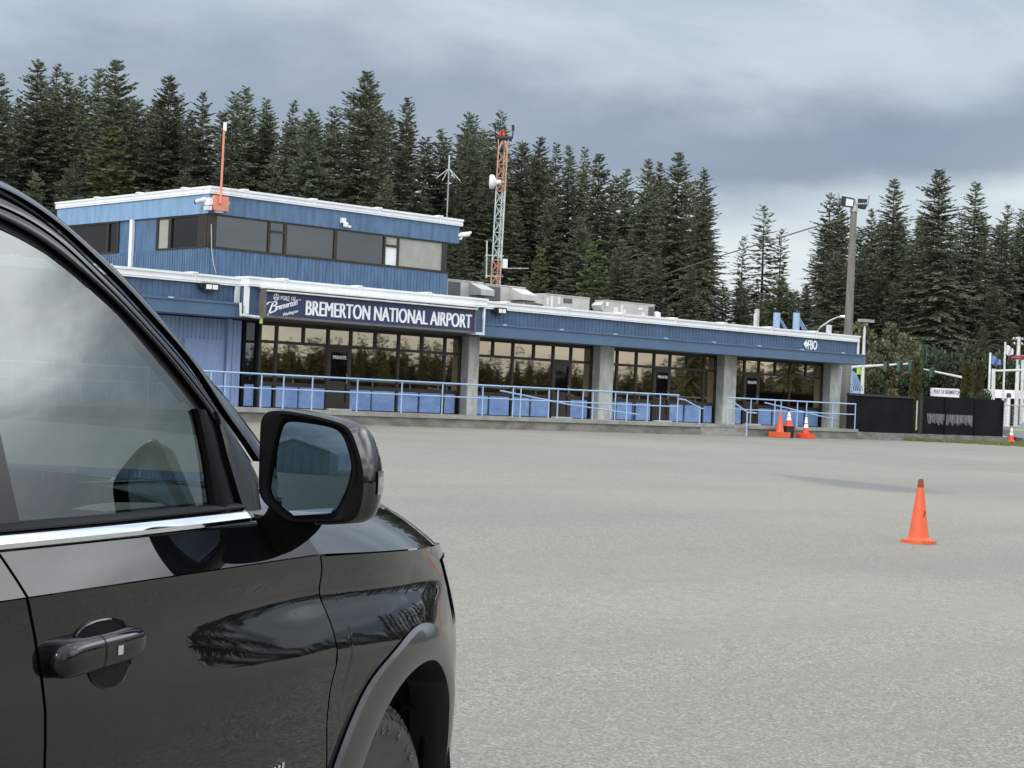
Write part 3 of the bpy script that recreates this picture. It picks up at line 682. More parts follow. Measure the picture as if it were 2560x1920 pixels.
# ------------------------------------------------------------------ traffic cones
def cone_parts(o, h, r0, base, plate='square', m='coneor', tip=None, collars=(), bh=.035, bm=None):
    c = ORG[o.name]; n = 32
    b = MB()
    if plate == 'square':
        k = 8; ang = np.arange(4) * math.pi / 2 + .5
        P = [(c[0] + base * math.cos(a + d), c[1] + base * math.sin(a + d), c[2]) for a in ang for d in (-.28, .28)]
        b.prism(P, (0, 0, bh)); b.lathe([(r0 * 1.18, bh), (r0 * 1.1, bh + .02), (r0 * 1.02, bh + .03)], n, c)
    else: b.box(c[0] - base, c[0] + base, c[1] - base, c[1] + base, c[2], c[2] + bh)
    obj('base', b, bm or m, o, True)
    z1 = h if tip is None else h * (1 - tip); rt = .028
    rr = lambda z: r0 + (rt - r0) * ((z - bh) / (h - bh)) ** .97
    obj('cone_body', MB().lathe([(rr(z), z) for z in np.linspace(bh, z1, 14)], n, c), m, o, True)
    if tip is not None: obj('tip', MB().lathe([(rr(z), z) for z in np.linspace(z1, h, 5)] + [(rt * .7, h + .004)], n, c), 'conedark', o, True)
    for a, q in collars: obj('reflective_collar', MB().lathe([(rr(z) + .004, z) for z in np.linspace(a * h, q * h, 5)], n, c), 'conewhite', o, True)
d = ray(2296, 1357); tq = 1.6 / (GB / 46 * d[1] - d[2]); pc = CAM + d * tq
o = thing('traffic_cone', pc, 'scuffed plain orange cone with a brown tip standing alone on the apron', 'traffic cone', 'orange traffic cones')
hC = 159 / FPX * (pc @ FW)
cone_parts(o, hC, .122, .205, tip=.13)
obj('tear', MB().box(0, .022, 0, .004, 0, .075), 'conedark', o, local=True).matrix_basis = Matrix.Translation(Vector((.0, 0, 0)) - Vector(tuple(FW * .083)) + Vector(tuple(RT * .012)) + Vector((0, 0, .31))) @ Matrix.Rotation(math.atan2(-RT[1], RT[0]) * -1, 4, 'Z') @ Matrix.Rotation(R(-14), 4, 'X') @ Matrix.Rotation(R(24), 4, 'Y')
def cone_at(px, py, y, label, h, **kw):
    p = onY(px, py, y); p[2] = kw.pop('z', GB)
    o = thing('traffic_cone', p, label, 'traffic cone', 'orange traffic cones'); cone_parts(o, h, **kw); return o
YK = 45.45
cone_at(1949, 1090, YK, 'plain orange cone on stacked bases by the walkway, beside the black bin', 1.02, r0=.17, base=.31, plate='box', bh=.22)
p = onY(1971, 1089, YK); p[2] = gz(YK)
o = thing('rubbish_bin', p, 'small black bin by the walkway with a striped cone standing on it', 'bin')
obj('bin_body', MB().lathe([(.20, 0), (.22, .05), (.235, .36), (.26, .37), (.26, .42), (.24, .43)], 20, ORG[o.name]), 'rubber', o, True)
obj('lid', MB().lathe([(.245, .43), (.245, .45), (.18, .47)], 20, ORG[o.name]), 'plastic', o, True)
cone_at(1971, 1080, YK, 'tallest of the striped orange cones, raised on the black bin', .62, z=gz(YK) + .47, r0=.15, base=.19, collars=((.40, .60), (.65, .93)), m='conered', bh=.03)
cone_at(2014, 1093, 45.3, 'striped orange cone with a boxy orange base standing by itself before the walkway end', .92, r0=.13, base=.28, plate='box', collars=((.46, .62), (.67, .94)), m='conered', bh=.19)
cp = onY(2528, 1104, 44.9)
o = thing('traffic_cone', cp, 'small striped orange cone on the grass beside the chain-link fence', 'traffic cone', 'orange traffic cones')
cone_parts(o, .71, .12, .19, collars=((.42, .6), (.66, .9)), m='conered')

# ------------------------------------------------------------------ roof plant
def box_px(pxa, pya, pxb, pyb, y): a, b = onY(pxa, pya, y), onY(pxb, pyb, y); return a[0], b[0], b[2], a[2]
def hvac(pxa, pxb, ptop, y, dep, label, kind):
    x0, x1, _, z1 = box_px(pxa, ptop, pxb, ptop + 40, y); z0 = 4.98
    o = thing('rooftop_unit', ((x0 + x1) / 2, y, z0), label, 'ventilation unit', 'ventilation units on the terminal roof')
    w = x1 - x0
    if kind == 'A':
        obj('casing', MB().box(x0, x1, y, y + dep, z0, z1).box(x0 - .02, x1 + .02, y - .02, y + dep, z1, z1 + .04), 'tan', o)
        obj('louvre', MB().box(x0 + .05, x0 + w * .36, y - .02, y + .02, z0 + .1, z1 - .06), 'tandark', o)
        hx0, hx1 = x0 + w * .62, x1 + .0
        h = MB(); h.prism([(hx0, y - .7, z1 - .52), (hx0, y - .7, z1 - .30), (hx0, y, z1 - .02), (hx0, y, z1 - .52)], (hx1 - hx0, 0, 0))
        obj('intake_hood', h, 'tan', o); obj('louvre', MB().box(hx0 + .05, hx1 - .05, y - .66, y - .1, z1 - .56, z1 - .525), 'tandark', o)
        obj('duct', MB().lathe([(.3, 0), (.3, .3), (.18, .4)], 14, ((hx0 + hx1) / 2, y - .45, z0)), 'dirtywhite', o)
    elif kind == 'C':
        obj('casing', MB().box(x0 + w * .33, x1, y, y + dep, z0, z1).box(x0 + w * .33, x1 + .02, y - .02, y + dep, z1, z1 + .04), 'tan', o)
        h = MB(); h.prism([(x0, y + .1, z1 - .10), (x0 + w * .12, y + .1, z1 - .04), (x0 + w * .33, y + .1, z1 + .0), (x0 + w * .33, y + .1, z1 - .42), (x0 + w * .12, y + .1, z1 - .34)], (0, dep * .8, 0))
        h.prism([(x0 + w * .02, y + .1, z0 + .0), (x0 + w * .33, y + .1, z0 + .42), (x0 + w * .33, y + .1, z0)], (0, dep * .6, 0))
        obj('intake_hood', h, 'tan', o)
        obj('louvre', MB().box(x0 + w * .60, x0 + w * .73, y - .015, y + .02, z1 - .28, z1 - .08).box(x0 + w * .84, x0 + w * .97, y - .015, y + .02, z0, z0 + .3), 'tandark', o)
        mb = MB()
        for a, b, c_, d_ in ((.35, .38, .12, .36), (.41, .44, .04, .75), (.52, .55, .06, .32), (.70, .76, .56, .72), (.92, .95, .48, .66)):
            obj('label_plate', MB().box(x0 + w * a, x0 + w * b, y - .012, y + .01, z1 - (z1 - z0) * d_, z1 - (z1 - z0) * c_), 'tag', o)
    else:
        obj('casing', MB().box(x0 + w * .10, x1 - w * .05, y, y + dep, z0, z1).box(x0 + w * .09, x1 - w * .04, y - .02, y + dep, z1, z1 + .03), 'tan', o)
        h = MB(); h.prism([(x0, y + .1, z1 - .22), (x0 + w * .05, y + .1, z1 - .08), (x0 + w * .10, y + .1, z1 - .03), (x0 + w * .10, y + .1, z1 - .55), (x0 + w * .04, y + .1, z1 - .42)], (0, dep * .7, 0)); obj('intake_hood', h, 'tan', o)
        obj('louvre', MB().box(x1 - w * .16, x1 - w * .06, y - .015, y + .02, z0 + .05, z1 - .08), 'tandark', o)
        mb = MB()
        for a, b, c_, d_ in ((.08, .12, .05, .2), (.21, .29, .22, .5), (.34, .375, .12, .9), (.39, .43, .26, .42), (.66, .74, .14, .24), (.72, .77, .32, .46), (.62, .70, .56, .68), (.72, .77, .60, .85), (.45, .49, .75, 1.), (.54, .58, .78, 1.)):
            obj('label_plate', MB().box(x0 + w * a, x0 + w * b, y - .012, y + .01, z1 - (z1 - z0) * d_, z1 - (z1 - z0) * c_), 'tag', o)
        obj('duct', MB().lathe([(.12, 0), (.12, .6), (.18, .62), (.18, .85), (.05, .9)], 12, (x1 + .1, y + .1, z0)), 'white', o)
    return o
hvac(1119, 1206, 699, 52.5, 1.1, 'grey rooftop ventilation unit tucked against the tower wall', 'A')
hvac(1215, 1312, 711, 52.3, 1.1, 'grey rooftop ventilation unit with a hooded intake below the lattice mast', 'A')
hvac(1308, 1473, 730, 52.8, 1.0, 'wide rooftop ventilation unit with a slanting hood and white labels', 'C')
hvac(1505, 1642, 750, 53.0, .75, 'rooftop ventilation unit covered in white labels, farthest from the tower', 'D')
def vent(px, pt_, y, r, m, label):
    c = onY(px, pt_, y); o = thing('vent_pipe', (c[0], y, 4.98), label, 'pipe'); h = c[2] - 4.98
    obj('pipe', MB().lathe([(r, 0), (r, h), (r * .6, h + .02)], 12, (c[0], y, 4.98)), m, o, True); obj('flashing', MB().lathe([(r * 2, 0), (r * 1.1, .12)], 12, (c[0], y, 4.98)), 'galv', o); return o
vent(1889.5, 785, 57, .10, 'dirtywhite', 'shorter half of the paired grey pipes on the terminal roof')
vent(1893, 774, 57.2, .12, 'conc', 'taller half of the paired grey pipes on the terminal roof')
vent(2072.5, 814, 57, .15, 'dirtywhite', 'stubby white pipe on the roof beside the wooden pole')

# ------------------------------------------------------------------ blue outside stair
YSr = 58.
ST = thing('outside_stair', (72, YSr, GB), 'pale blue metal stair climbing to the roof at the far end', 'stair')
def sp(px, py, y=YSr): return onY(px, py, y)
t1, t2 = sp(1942.5, 782), sp(1991.5, 782)
for p, q in ((t1, sp(1942.5, 830)), (t2, sp(1991.5, 838))): obj('newel_post', MB().tube([(p[0], YSr, 4.9), p], .18, 10), 'rail', ST)
for (a, b) in (((1950, 795), (1967, 823)), ((1950, 800), (1962, 823)), ((1998, 795), (2018, 828)), ((1998, 801), (2013, 828)), ((1998, 807), (2009, 828))):
    obj('guard_rail', MB().tube([sp(*a), sp(*b)], .035, 6), 'rail', ST)
for k in range(6): obj('guard_rail', MB().tube([sp(2124 + 3 * k, 924 + 2 * k, 57.5), sp(2132 + 5 * k, 976, 57.5)], .035, 6), 'rail', ST)
for k in range(8):
    a, b = sp(2082, 917 + k * 7.3, 56.5), sp(2128, 918 + k * 7.3, 56.5); obj('tread', MB().box(a[0], b[0], 56.4, 56.7, a[2] - .09, a[2] + .02), 'rail', ST)
a, b = sp(2080, 968, 56.4), sp(2120, 968, 56.4); obj('landing', MB().box(a[0], b[0] + 1.2, 56.5, 58, a[2] - .25, a[2] - .1), 'rail', ST)
for q in (a[0] + .05, b[0] + 1.1): obj('support_post', MB().box(q - .06, q + .06, 57.4, 57.52, GB, a[2]), 'rail', ST)

# ------------------------------------------------------------------ wooden light pole
pb = onZ(2112, 1070, PT); pb[1] = pb[1]
Y_P = 51.2; b = onY(2110, 1066, Y_P); tpx = onY(2134.5, 530, Y_P)
LP = thing('light_pole', (b[0], Y_P, GB), 'tall grey wooden pole with twin floodlights behind the terminal corner', 'light pole')
hx = tpx[0] - b[0]
obj('pole', MB().tube([(b[0], Y_P, GB), (b[0] + hx * .5, Y_P, (tpx[2] + b[2]) / 2), tpx], [.24, .20, .155], 14), 'wood', LP, True)
obj('pole_cap', MB().tube([tpx, tpx + (0, 0, .35)], [.2, .16], 12).tube([tpx + (0, 0, .1), tpx + (0, 0, .62)], .09, 8), 'galv', LP)
arm = MB().tube([tpx + (-.75, .35, .45), tpx + (0, 0, .38), tpx + (.65, -.35, .45)], .045, 8).tube([tpx + (-.75, .35, .45), tpx + (-.78, .36, .85)], .05, 8).tube([tpx + (.62, -.33, .4), tpx + (.66, -.36, .85)], .05, 8)
obj('arm', arm, 'galv', LP)
c1, c2 = onY(2124, 506, Y_P - .1), onY(2160, 508, Y_P - .1)
f1 = obj('floodlight', MB().prism([c1 + (-.42, 0, -.26), c1 + (.30, 0, -.22), c1 + (.36, .0, .22), c1 + (-.40, 0, .22)], (0, .18, .06)), 'rubber', LP)
obj('lens', MB().prism([c1 + (-.30, -.012, -.18), c1 + (.24, -.012, -.15), c1 + (.28, -.012, .15), c1 + (-.28, -.012, .16)], (0, .01, 0)), 'conewhite', f1)
obj('floodlight', MB().prism([c2 + (-.22, 0, -.28), c2 + (.12, 0, -.30), c2 + (.36, 0, .02), c2 + (.26, 0, .22), c2 + (-.18, 0, .18)], (.1, .3, .05)), 'rubber', LP)
w = [pt(2042, 552, 88), pt(2000, 565, 92), pt(1950, 588, 100)]
solo('overhead_cable', MB().tube([tpx + (0, 0, -.2), pt(2080, 556, (tpx @ FW) + 1), pt(2020, 572, (tpx @ FW) + 3), pt(1940, 597, (tpx @ FW) + 7), pt(1800, 640, (tpx @ FW) + 20), pt(1650, 690, (tpx @ FW) + 45)], .035, 5), 'wood', 'thin cable sagging from the top of the wooden light pole', 'cable')

# ------------------------------------------------------------------ lattice mast
DT = 86.
LM = thing('lattice_mast', tuple(pt(1240, 1040, DT)[:2]) + (GB,), 'tall orange and white lattice mast with red beacon lamps behind the roof', 'mast')
def lp(px, py): return pt(px, py, DT)
cen_b, cen_t = lp(1240, 708), lp(1258.5, 375)
rm = 12.6 / FPX * DT
dirt = (cen_t - cen_b); dirt[0] = dirt[1] = 0
ctr = lambda z: np.array([cen_b[0] + (cen_t[0] - cen_b[0]) * (z - cen_b[2]) / (cen_t[2] - cen_b[2]), cen_b[1] + (cen_t[1] - cen_b[1]) * (z - cen_b[2]) / (cen_t[2] - cen_b[2]), z])
legs = [R(200), R(320), R(80)]
ang0 = math.atan2(RT[1], RT[0])
off = lambda a, r: np.array([r * math.cos(a + ang0), r * math.sin(a + ang0), 0])
def section(z0, z1, m, nm='mast_section'):
    mb = MB(); n = max(1, int(round((z1 - z0) / .62))); zs = np.linspace(z0, z1, n + 1)
    for a in legs: mb.tube([ctr(z0) + off(a, rm * 1.05), ctr(z1) + off(a, rm * 1.05)], .033, 6)
    for i in range(n):
        for j in range(3):
            a, b = legs[j], legs[(j + 1) % 3]
            mb.tube([ctr(zs[i]) + off(a, rm * 1.05), ctr(zs[i + 1]) + off(b, rm * 1.05)], .014, 4, False); mb.tube([ctr(zs[i]) + off(b, rm * 1.05), ctr(zs[i + 1]) + off(a, rm * 1.05)], .014, 4, False)
            mb.tube([ctr(zs[i]) + off(a, rm * 1.05), ctr(zs[i]) + off(b, rm * 1.05)], .014, 4, False)
    return obj(nm, mb, m, LM)
z_a, z_b, z_c, z_d, z_e = GB, lp(1240, 650)[2], lp(1250, 478)[2], lp(1258, 378)[2], lp(1259, 350)[2]
section(z_a, z_b, 'lattor'); section(z_b, z_c, 'lattwh'); section(z_c, z_d, 'lattor')
mb = MB()
for a in legs: mb.tube([ctr(z_d) + off(a, rm * 1.05), ctr(z_e) + off(a, .05)], .04, 6); mb.tube([ctr(z_d + .1) + off(a, rm), ctr(z_e) + off(a, rm * 1.2)], .03, 5)
obj('mast_section', mb, 'lattor', LM)
pc_ = lp(1259, 346)
obj('platform', MB().tube([pc_ + off(0, -.38), pc_ + off(0, .40)], .13, 8).tube([pc_ + off(0, -.3) + (0, 0, -.25), pc_ + off(0, .42) + (0, 0, .1)], .035, 6).tube([pc_ + off(0, -.4), pc_ + off(0, -.42) + (0, 0, .55)], .03, 6).tube([pc_ + off(0, .42), pc_ + off(0, .45) + (0, 0, .5)], .03, 6).tube([pc_ + off(0, -.42) + (0, 0, .5), pc_ + off(0, -.5) + (0, 0, .72)], .07, 8).tube([pc_ + off(0, .45) + (0, 0, .4), pc_ + off(0, .42) + (0, 0, .66)], .07, 8), 'rubber', LM)
for s in (-.09, .09):
    p = lp(1254, 333) + off(0, s); obj('beacon_lamp', MB().lathe([(.045, -.08), (.052, 0), (.045, .07), (.02, .085)], 10, p), 'redlamp', LM)
v0, v1 = lp(1216, 695), lp(1217.5, 602)
obj('side_antenna', MB().tube([v0, v1], .035, 6).tube([lp(1213, 638), lp(1260, 640)], .03, 6).tube([lp(1213, 690), lp(1258, 691)], .03, 6), 'lattwh', LM)
obj('side_antenna', MB().tube([lp(1262, 671), lp(1322, 671)], .025, 6).tube([lp(1300, 668), lp(1300, 674)], .02, 5), 'galv', LM)
obj('junction_box', MB().box(*(lambda p: (p[0] - .1, p[0] + .1, p[1] - .15, p[1] + .05, p[2] - .25, p[2] + .2))(lp(1260, 658))), 'white', LM)
c = lp(1235, 455); dd = off(math.pi, 1.); up_ = np.array([0, 0, 1.])
DS = thing('dish_antenna', c, 'white drum-shaped dish fixed to the side of the lattice mast', 'dish')
sidev = np.cross(dd, up_); mb = MB(); rings = []
for r, h in ((.05, -.35), (.12, -.33), (.14, -.12), (.34, .02), (.36, .16), (.30, .22), (.02, .24)):
    rings.append([c + dd * h + r * (sidev * math.cos(q) + up_ * math.sin(q)) for q in np.linspace(0, 2 * math.pi, 21)])
mb.grid(rings); obj('dish', mb, 'white', DS, True)
obj('bracket', MB().tube([c - dd * .3, c - dd * .55], .05, 8), 'galv', DS)

# ground-plane aerial behind the tower roof
DA = 78.; A0 = pt(1122.5, 421, DA)
GA = thing('ground_plane_antenna', tuple(A0[:2]) + (ztw,), 'thin pole with a white four-legged aerial behind the tower roof', 'antenna')
obj('radiator', MB().tube([A0, pt(1123.5, 388, DA)], [.035, .03], 6), 'lattwh', GA)
for px, py in ((1090, 446), (1106, 451), (1137, 446), (1151, 453)): obj('radial', MB().tube([A0, pt(px, py, DA)], .018, 5), 'lattwh', GA)
obj('pole', MB().tube([(A0[0], A0[1], ztw - 1.), A0], .03, 6), 'galv', GA)

# ------------------------------------------------------------------ fence and kerbside
FY = 46.45
def fx(px, py=1030): return onY(px, py, FY)[0]
ztl = onY(2200, 988, FY)[2]
fa, fb, fc, fd = fx(2118), fx(2283), fx(2296), fx(2506)
F1 = thing('screened_fence', (fa, FY, .97), 'black windscreen fence panel beside the end of the walkway', 'fence', 'black screened fence along the kerb')
obj('windscreen', MB().box(fa, fb, FY - .015, FY + .015, .98, ztl - .08), 'mesh', F1)
obj('top_bar', MB().box(fa, fb, FY - .06, FY + .06, ztl - .08, ztl + .02), 'rubber', F1)
for q in (fa + .1, (fa + fb) / 2, fb): obj('post', MB().tube([(q, FY + .06, .97), (q, FY + .06, ztl)], .045, 8), 'rubber', F1)
F2 = thing('screened_fence', (fc, FY, .97), 'black windscreen fence panel with a pale torn patch', 'fence', 'black screened fence along the kerb')
zt2 = ztl + .10
obj('windscreen', MB().box(fc, fd, FY - .015, FY + .015, .98, zt2), 'mesh', F2)
w0, w1 = fx(2316), fx(2431); zz0, zz1 = onY(2370, 1066, FY)[2], onY(2370, 1036, FY)[2]
poly = [(w0, FY - .026, zz1), (w1, FY - .026, zz1)]; x = w1
while x > w0 + .12:                                  # ragged hanging tatters along the lower edge
    ww = .05 + rng.random() * .12; zl = zz0 + rng.random() * .22; zh_ = zz1 - .06 - rng.random() * .5 if rng.random() < .75 else zl + .1
    poly += [(x, FY - .026, zl), (x - ww, FY - .026, zl + .04)]; x -= ww; poly += [(x - .004, FY - .026, max(zh_, zl + .06)), (x - .03, FY - .026, max(zh_, zl + .06))]; x -= .034
obj('torn_patch', MB().prism(poly, (0, .006, 0)), 'worn', F2)
for q in (fc + .05, fx(2362), fx(2436), fd - .03): obj('post', MB().tube([(q, FY - .03, .97), (q, FY - .03, zt2 - .02)], .05, 8), 'mesh', F2)
q = (fb + fc) / 2 + .1
o = thing('gate_post', (q, FY, .97), 'black gate post with a pale strip between the two screened fence panels', 'post')
obj('post', MB().tube([(q + .12, FY - .1, .97), (q + .12, FY - .1, ztl + .20)], .10, 10), 'rubber', o)
obj('pale_strip', MB().box(q - .10, q - .05, FY - .06, FY - .02, 1.15, ztl - .15), 'conc', o)
# chain link
ga, gb = fx(2509), 118.
CL = thing('chain_link_fence', (ga, FY + .2, GB), 'grey chain-link fence running on from the black screened panels', 'fence')
zc_ = onY(2530, 1013, FY)[2]
obj('top_rail', MB().tube([(ga, FY + .2, zc_), (gb, FY + .2, zc_)], .03, 6), 'galv', CL)
for q in np.arange(ga, gb, 3.): obj('post', MB().tube([(q, FY + .2, GB), (q, FY + .2, zc_ + .03)], .035, 6), 'galv', CL)
mb = MB(); hgt = zc_ - GB
for q in np.arange(ga, gb, .16):
    mb.box(q, q + .008, FY + .199, FY + .204, GB, zc_)
for q in np.arange(0, hgt, .16): mb.box(ga, gb, FY + .198, FY + .203, GB + q, GB + q + .008)
obj('wire_net', mb, 'galv', CL)

# road behind the fence
struct('road', MB().grid([[(x, y, GB + .01 if True else 0) for x in (-60, 90, 300)] for y in (66, 76)]), 'road')

def car(px0, px1, pyb, pyt, D, label, m):
    """small saloon seen side-on: lower body, cabin, windows, wheels"""
    a, b = pt(px0, pyb, D), pt(px1, pyb, D); ax = (b - a); ax[2] = 0; Lr = np.linalg.norm(ax); ax /= Lr; nr = np.array([ax[1], -ax[0], 0]); L = 4.5; Hh = 1.45
    o0 = np.array([a[0], a[1], GB]); P = lambda u, v, z: o0 + ax * u + nr * v + np.array([0, 0, z])
    o = thing('parked_car', P(L / 2, 0, 0), label, 'car')
    prof = [(.0, .35), (.02, .62), (.12, .78), (.9, .86), (1.55, 1.36), (1.9, Hh), (3.0, Hh), (3.4, 1.36), (4.0, .95), (4.42, .88), (4.5, .6), (4.46, .32), (3.95, .25), (.5, .25)]
    obj('body', MB().prism([P(u, -.85, z) for u, z in prof], nr * 1.7), m, o)
    for sd in (-.862, .85):
        obj('window', MB().prism([P(u, sd, z) for u, z in ((1.18, .92), (1.66, 1.32), (2.35, 1.36), (2.35, .92))], nr * .012), 'dglass', o)
        obj('window', MB().prism([P(u, sd, z) for u, z in ((2.43, .92), (2.43, 1.36), (3.05, 1.34), (3.6, .95))], nr * .012), 'dglass', o)
        obj('side_trim', MB().prism([P(u, sd, z) for u, z in ((.2, .62), (.2, .68), (4.3, .68), (4.3, .62))], nr * .012), 'yell', o)
    for u in (.85, 3.6):
        for v in (-.72, .72):
            w = obj('wheel', MB().tube([P(u, v - .1, .31), P(u, v + .1, .31)], .31, 18), 'tyre', o)
            obj('rim', MB().tube([P(u, v - .115, .31), P(u, v + .115, .31)], .19, 14), 'rim', w)
    return o
car(2512, 2590, 1092, 1040, 92, 'grey parked car with a yellow side stripe behind the chain-link fence', 'carw')

# maroon building with a white fascia at the edge of the photo
D = 112.
a, b = pt(2469, 1000, D), pt(2640, 1004, D); ax = b - a; ax[2] = 0; ax /= np.linalg.norm(ax); nb = np.array([-ax[1], ax[0], 0])
K = thing('maroon_building', (a[0], a[1], GB), 'small maroon building with a white fascia behind the chain-link fence', 'building')
za, zb = pt(2500, 995, D)[2], pt(2500, 974, D)[2]
L_ = 9.
Q = lambda u, v, z: a * np.array([1, 1, 0]) + ax * u + nb * v + np.array([0, 0, z])
def bx(u0, u1, v0, v1, z0, z1): return MB().prism([Q(u0, v0, z0), Q(u1, v0, z0), Q(u1, v1, z0), Q(u0, v1, z0)], (0, 0, z1 - z0))
obj('fascia_board', bx(0, L_, 0, 6, za, zb), 'white', K)
obj('wall', bx(.9, L_, .5, 5.5, GB, za + .1), 'maroon', K)
obj('window', bx(1.55, 2.3, .44, .52, GB + .9, za - .1), 'tglass', K)
obj('window', bx(2.6, 3.6, .44, .52, GB + .9, za - .1), 'tglass', K)
obj('corner_board', bx(1.2, 1.42, .40, .5, GB, za), 'white', K); obj('corner_board', bx(2.36, 2.5, .40, .5, GB, za), 'white', K)
# white gate frame and red cap
Dg = 108.
GF = thing('white_gantry', tuple(pt(2483, 990, Dg)[:2]) + (GB,), 'white pipe gantry standing over the maroon building', 'gantry')
obj('post', MB().tube([pt(2482, 1010, Dg), pt(2484, 922, Dg)], .12, 8), 'dirtywhite', GF); obj('post', MB().tube([pt(2553, 1060, Dg), pt(2557, 900, Dg)], .10, 8), 'dirtywhite', GF)
obj('beam', MB().tube([pt(2486, 927, Dg), pt(2600, 924, Dg)], .065, 8), 'dirtywhite', GF)
obj('red_cap', MB().prism([pt(2548, 896, Dg), pt(2556, 890, Dg), pt(2590, 886, Dg), pt(2590, 899, Dg), pt(2550, 899, Dg)], (0, .6, 0)), 'maroon', GF)
LB = thing('post_lamp', tuple(pt(2522, 1040, 100)[:2]) + (GB,), 'white post with a small black lantern in front of the maroon building', 'lamp')
obj('post', MB().tube([tuple(pt(2520, 1040, 100)[:2]) + (GB,), pt(2522, 992, 100)], .10, 8), 'white', LB); obj('lantern', MB().tube([pt(2522, 993, 100), pt(2522, 983, 100)], [.16, .1], 8), 'rubber', LB)

# flags and poles
def pole(name, label, cat, px, pyt, D, r, m, extra=None, grp=None, pxb=None):
    tp = pt(px, pyt, D); o = thing(name, (tp[0], tp[1], GB), label, cat, grp)
    obj('pole', MB().tube([(tp[0], tp[1], GB), tp], [r, r * .7], 8), m, o); return o
FP = pole('flag_pole', 'white flagpole nearest the cypresses flying a blue flag', 'flagpole', 2476, 882, 104, .085, 'white', grp='flagpoles by the maroon building')
def flag(o, px, py, w, h, m, D):
    g = []; c = pt(px, py, D)
    for i in range(9):
        q = i / 8; g.append([c + RT * (w * q) + np.array([0, 0, -.25 * q * w - h * j / 5 + .07 * math.sin(6 * q + j * .5)]) + FW * (.12 * math.sin(9 * q + .6 * j)) for j in range(6)])
    obj('flag', MB().grid(g), m, o, True)
flag(FP, 2478, 890, .55, .44, 'flagb', 104)
FP = pole('flag_pole', 'taller white flagpole with a pale limp flag', 'flagpole', 2513.5, 855, 104, .075, 'dirtywhite', grp='flagpoles by the maroon building')
flag(FP, 2515, 864, .42, .5, 'flagw', 104)
UP = pole('utility_pole', 'pale utility pole with crossarms at the edge of the photo', 'utility pole', 2547.5, 842, 112, .15, 'dirtywhite')
mb = MB()
for y, h in ((849, 30), (861, 26)): mb.tube([pt(2547 - h * .6, y - 1, 112), pt(2547 + h, y + 1, 112)], .06, 6)
obj('crossarm', mb, 'wood', UP)
mb = MB()
for px, py in ((2534, 846), (2541, 846), (2556, 847), (2536, 858), (2555, 859)): mb.tube([pt(px, py + 3, 112), pt(px, py - 3, 112)], .05, 6)
obj('insulator', mb, 'white', UP)
BN = obj('banner', MB().prism([pt(2547, 900, 111.6), pt(2554, 897, 111.6), pt(2554, 911, 111.6), pt(2547, 912, 111.6)], (0, .03, 0)), 'greens', UP)
WR = thing('power_lines', tuple(pt(2400, 850, 112)[:2]) + (GB,), 'set of thin power lines crossing in front of the dark trees', 'cable')
for ya, yb in ((850, 848), (856, 850), (868, 862), (878, 864), (906, 905), (914, 900), (928, 930)):
    obj('cable', MB().tube([pt(2160, ya - 6, 113), pt(2300, ya + 1, 113), pt(2420, (ya + yb) / 2 + 1, 112.5), pt(2600, yb, 112)], .013, 4), 'rubber', WR)
# traffic signals
TS = thing('traffic_signal', tuple(pt(2157, 1000, 98)[:2]) + (GB,), 'traffic signal mast with three heads on a long white arm', 'traffic signal', 'traffic signals on the road behind the fence')
d0 = 98
obj('post', MB().tube([tuple(pt(2156, 980, d0)[:2]) + (GB,), pt(2158.5, 888, d0), pt(2162, 815, d0)], [.12, .09, .06], 8), 'dirtywhite', TS)
obj('arm', MB().tube([pt(2128, 918, d0), pt(2160, 916, d0), pt(2280, 909, d0)], [.075, .075, .045], 8), 'dirtywhite', TS)
obj('lamp_head', MB().box(*(lambda p: (p[0] - .5, p[0] + .5, p[1] - .2, p[1] + .2, p[2] - .06, p[2] + .1))(pt(2165, 803, d0))), 'galv', TS)
def heads(o, lst, d, s=1.):
    for px, py in lst:
        p = pt(px, py, d); f = obj('signal_head', MB().box(p[0] - .11 * s, p[0] + .11 * s, p[1] - .1, p[1] + .1, p[2] - .27 * s, p[2] + .27 * s), 'green', o)
        mb = MB()
        for k in (-.17, 0, .17): mb.tube([p + (0, -.1, k * s), p + (0, -.17, k * s)], .07 * s, 8)
        obj('visor', mb, 'rubber', f)
heads(TS, [(2215, 916), (2249, 915), (2277, 913)], d0 - .2)
p = pt(2147, 927, d0); obj('push_button_box', MB().box(p[0] - .08, p[0] + .08, p[1] - .08, p[1] + .08, p[2] - .2, p[2] + .2), 'yell', TS)
TS = thing('traffic_signal', tuple(pt(2416, 1000, 106)[:2]) + (GB,), 'farther traffic signal arm slanting down behind the cypresses with two heads', 'traffic signal', 'traffic signals on the road behind the fence')
d0 = 106
obj('post', MB().tube([tuple(pt(2414, 980, d0)[:2]) + (GB,), pt(2416, 944, d0)], .13, 8), 'white', TS)
obj('arm', MB().tube([pt(2304, 922, d0), pt(2416, 946, d0)], [.04, .075], 8), 'dirtywhite', TS)
heads(TS, [(2302, 926), (2329, 931)], d0 - .2)
SLm = thing('street_lamp', tuple(pt(2040, 830, 96)[:2]) + (GB,), 'curved grey street lamp reaching towards the wooden pole', 'street lamp')
obj('pole', MB().tube([tuple(pt(2038, 900, 96)[:2]) + (GB,), pt(2041, 830, 96), pt(2052, 818, 96), pt(2076, 801, 96), pt(2092, 794, 96), pt(2104, 792, 96)], [.09, .07, .06, .05, .05, .05], 8), 'galv', SLm)
p = pt(2108, 791.5, 96); obj('lamp_head', MB().tube([p - RT * .18, p + RT * .16], [.06, .09], 8), 'white', SLm)
